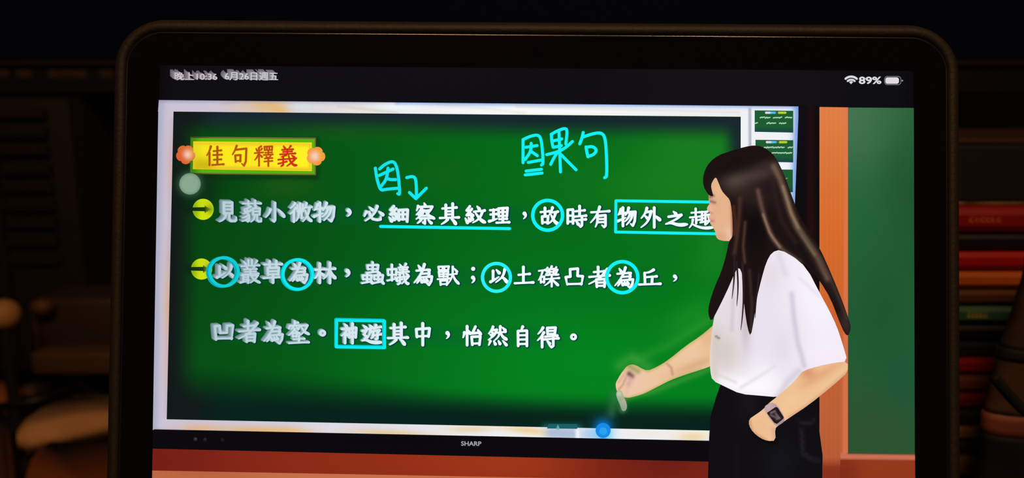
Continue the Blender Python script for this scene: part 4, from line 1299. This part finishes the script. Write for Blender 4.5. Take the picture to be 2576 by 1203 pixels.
# grey brown tray / organiser
org = empty('desk_organizer', (at_y(170, 940, .56).x, .60, 0))
tag(org, 'dim brown desk organizer with a raised left rim behind the folded cloth', 'organizer')
om = mat('organizer_plastic', (58, 40, 26), .6, noise=.1, scale=30)
om2 = mat('organizer_front', (84, 58, 36), .6, noise=.1, scale=30)
ox = org.location


def part_px(name, px0, py0, px1, py1, Y, depth, m, parent, bev=.002, label=None):
    p0, p1 = at_y(px0, py0, Y), at_y(px1, py1, Y)
    z1 = max(p1.z, 0)
    o = bevel_box(name, (p1.x - p0.x, depth, p0.z - z1), ((p0.x + p1.x) / 2 - parent.location.x, Y + depth / 2 - parent.location.y, (p0.z + z1) / 2 - parent.location.z), m, parent, bev=bev, seg=3)
    if label:
        o['label'] = label
    return o


part_px('body', 84, 752, 300, 892, .565, .05, om, org, .004)
part_px('rim', 70, 770, 96, 892, .560, .05, om2, org, .003, 'lighter left rim')
part_px('tray', 72, 888, 300, 946, .548, .07, om2, org, .003, 'lighter front tray')
kn = bpy.data.meshes.new('knob')
bm = bmesh.new()
bmesh.ops.create_uvsphere(bm, u_segments=20, v_segments=14, radius=.0072)
bmesh.ops.scale(bm, vec=(1.15, 1, .9), verts=bm.verts[:])
pk = at_y(106, 772, .557)
bmesh.ops.translate(bm, verts=bm.verts[:], vec=pk - org.location)
bm.to_mesh(kn)
bm.free()
link_mesh('knob', kn, mat('organizer_knob', (100, 54, 32), .6), org, True)

# tan ball on a dark post
pbl = at_y(10, 791, .52)
ball = empty('ball_ornament', (pbl.x, pbl.y, 0))
tag(ball, 'tan ball on a dark post at the left edge', 'ornament')
me = bpy.data.meshes.new('ball')
bm = bmesh.new()
bmesh.ops.create_uvsphere(bm, u_segments=32, v_segments=20, radius=.0104)
bmesh.ops.translate(bm, verts=bm.verts[:], vec=(0, 0, pbl.z))
bm.to_mesh(me)
bm.free()
link_mesh('ball', me, mat('tan_ball', (196, 140, 84), .6, noise=.05, scale=30), ball, True)
tube('post', [(0, 0, 0.002), (0, 0, pbl.z * .5), (0, 0, pbl.z - .009)], .004, blk, ball)
bevel_box('foot', (.03, .03, .004), (0, 0, .002), blk, ball, bev=.001)


# low things lying on the desk, in front of the organiser
def lying(name, corners, z0, th, m, lb, cat, bulge=0.0):
    """a slab lying on the desk; corners are pixels seen on its top face"""
    C = [at_z(x, y, z0 + th) for x, y in corners]
    bm = bmesh.new()
    top = [bm.verts.new((c.x, c.y, z0 + th)) for c in C]
    bot = [bm.verts.new((c.x, c.y, z0)) for c in C]
    n = len(C)
    bm.faces.new(top)
    bm.faces.new(bot[::-1])
    for i in range(n):
        bm.faces.new((top[i], bot[i], bot[(i + 1) % n], top[(i + 1) % n]))
    bmesh.ops.recalc_face_normals(bm, faces=bm.faces[:])
    bmesh.ops.bevel(bm, geom=bm.edges[:], offset=min(th * .3, .004), segments=3, affect='EDGES')
    me = bpy.data.meshes.new(name)
    bm.to_mesh(me)
    bm.free()
    o = link_mesh(name, me, m, None, True)
    tag(o, lb, cat)
    return o


lying('notebook', [(-120, 932), (-100, 906), (84, 902), (90, 922)], .0, .012, mat('orange_brown_cover', (130, 62, 30), .7, noise=.1, scale=40), 'orange brown notebook lying at the left edge', 'notebook')
lying('pouch', [(-60, 1000), (-50, 955), (20, 944), (52, 960), (50, 985), (10, 1004)], 0, .014, mat('rust_cloth', (150, 80, 40), .9, noise=.1, scale=100), 'small rust coloured pouch at the left edge', 'pouch')
lying('paper_slip', [(48, 990), (60, 962), (142, 952), (150, 966), (110, 984)], 0, .004, mat('dim_tan_paper', (96, 66, 40), .9), 'dim tan paper slip right of the rust pouch', 'paper')
lying('folded_cloth', [(40, 1092), (44, 1060), (90, 1028), (190, 986), (250, 986), (330, 1016), (330, 1040), (200, 1062), (110, 1082)], 0, .016, mat('tan_cloth', (215, 158, 104), .9, noise=.08, scale=60, bump=.2), 'tan folded cloth slanting up behind the tablet edge', 'cloth')
lying('cardboard_box', [(60, 1400), (62, 1180), (80, 1130), (120, 1104), (360, 1108), (380, 1400)], 0, .03, mat('brown_cardboard', (150, 78, 26), .8, noise=.06, scale=20), 'brown cardboard box at the lower left corner', 'box')
lying('paper_bag', [(-120, 1400), (-110, 1080), (-10, 1050), (22, 1062), (30, 1120), (48, 1400)], 0, .02, mat('dim_brown_bag', (90, 52, 28), .8, noise=.1, scale=20), 'dim brown paper bag at the lower left edge', 'bag')
cbm = mat('black_cable', (10, 9, 9), .5)
for i, (pts, zz, lb) in enumerate((
    ([(-60, 950), (40, 930), (120, 930), (190, 960), (250, 1000), (330, 1010)], .019, 'upper black cable arching behind the tan cloth'),
    ([(-80, 1040), (0, 1024), (80, 1012), (150, 990), (220, 962), (300, 958)], .019, 'lower black cable rising to the right before the cloth'))):
    c = tube('cable', [at_z(x, y, zz * (.4 + .6 * math.sin(math.pi * k_ / (len(pts) - 1)))) for k_, (x, y) in enumerate(pts)], .0032, cbm)
    tag(c, lb, 'cable')
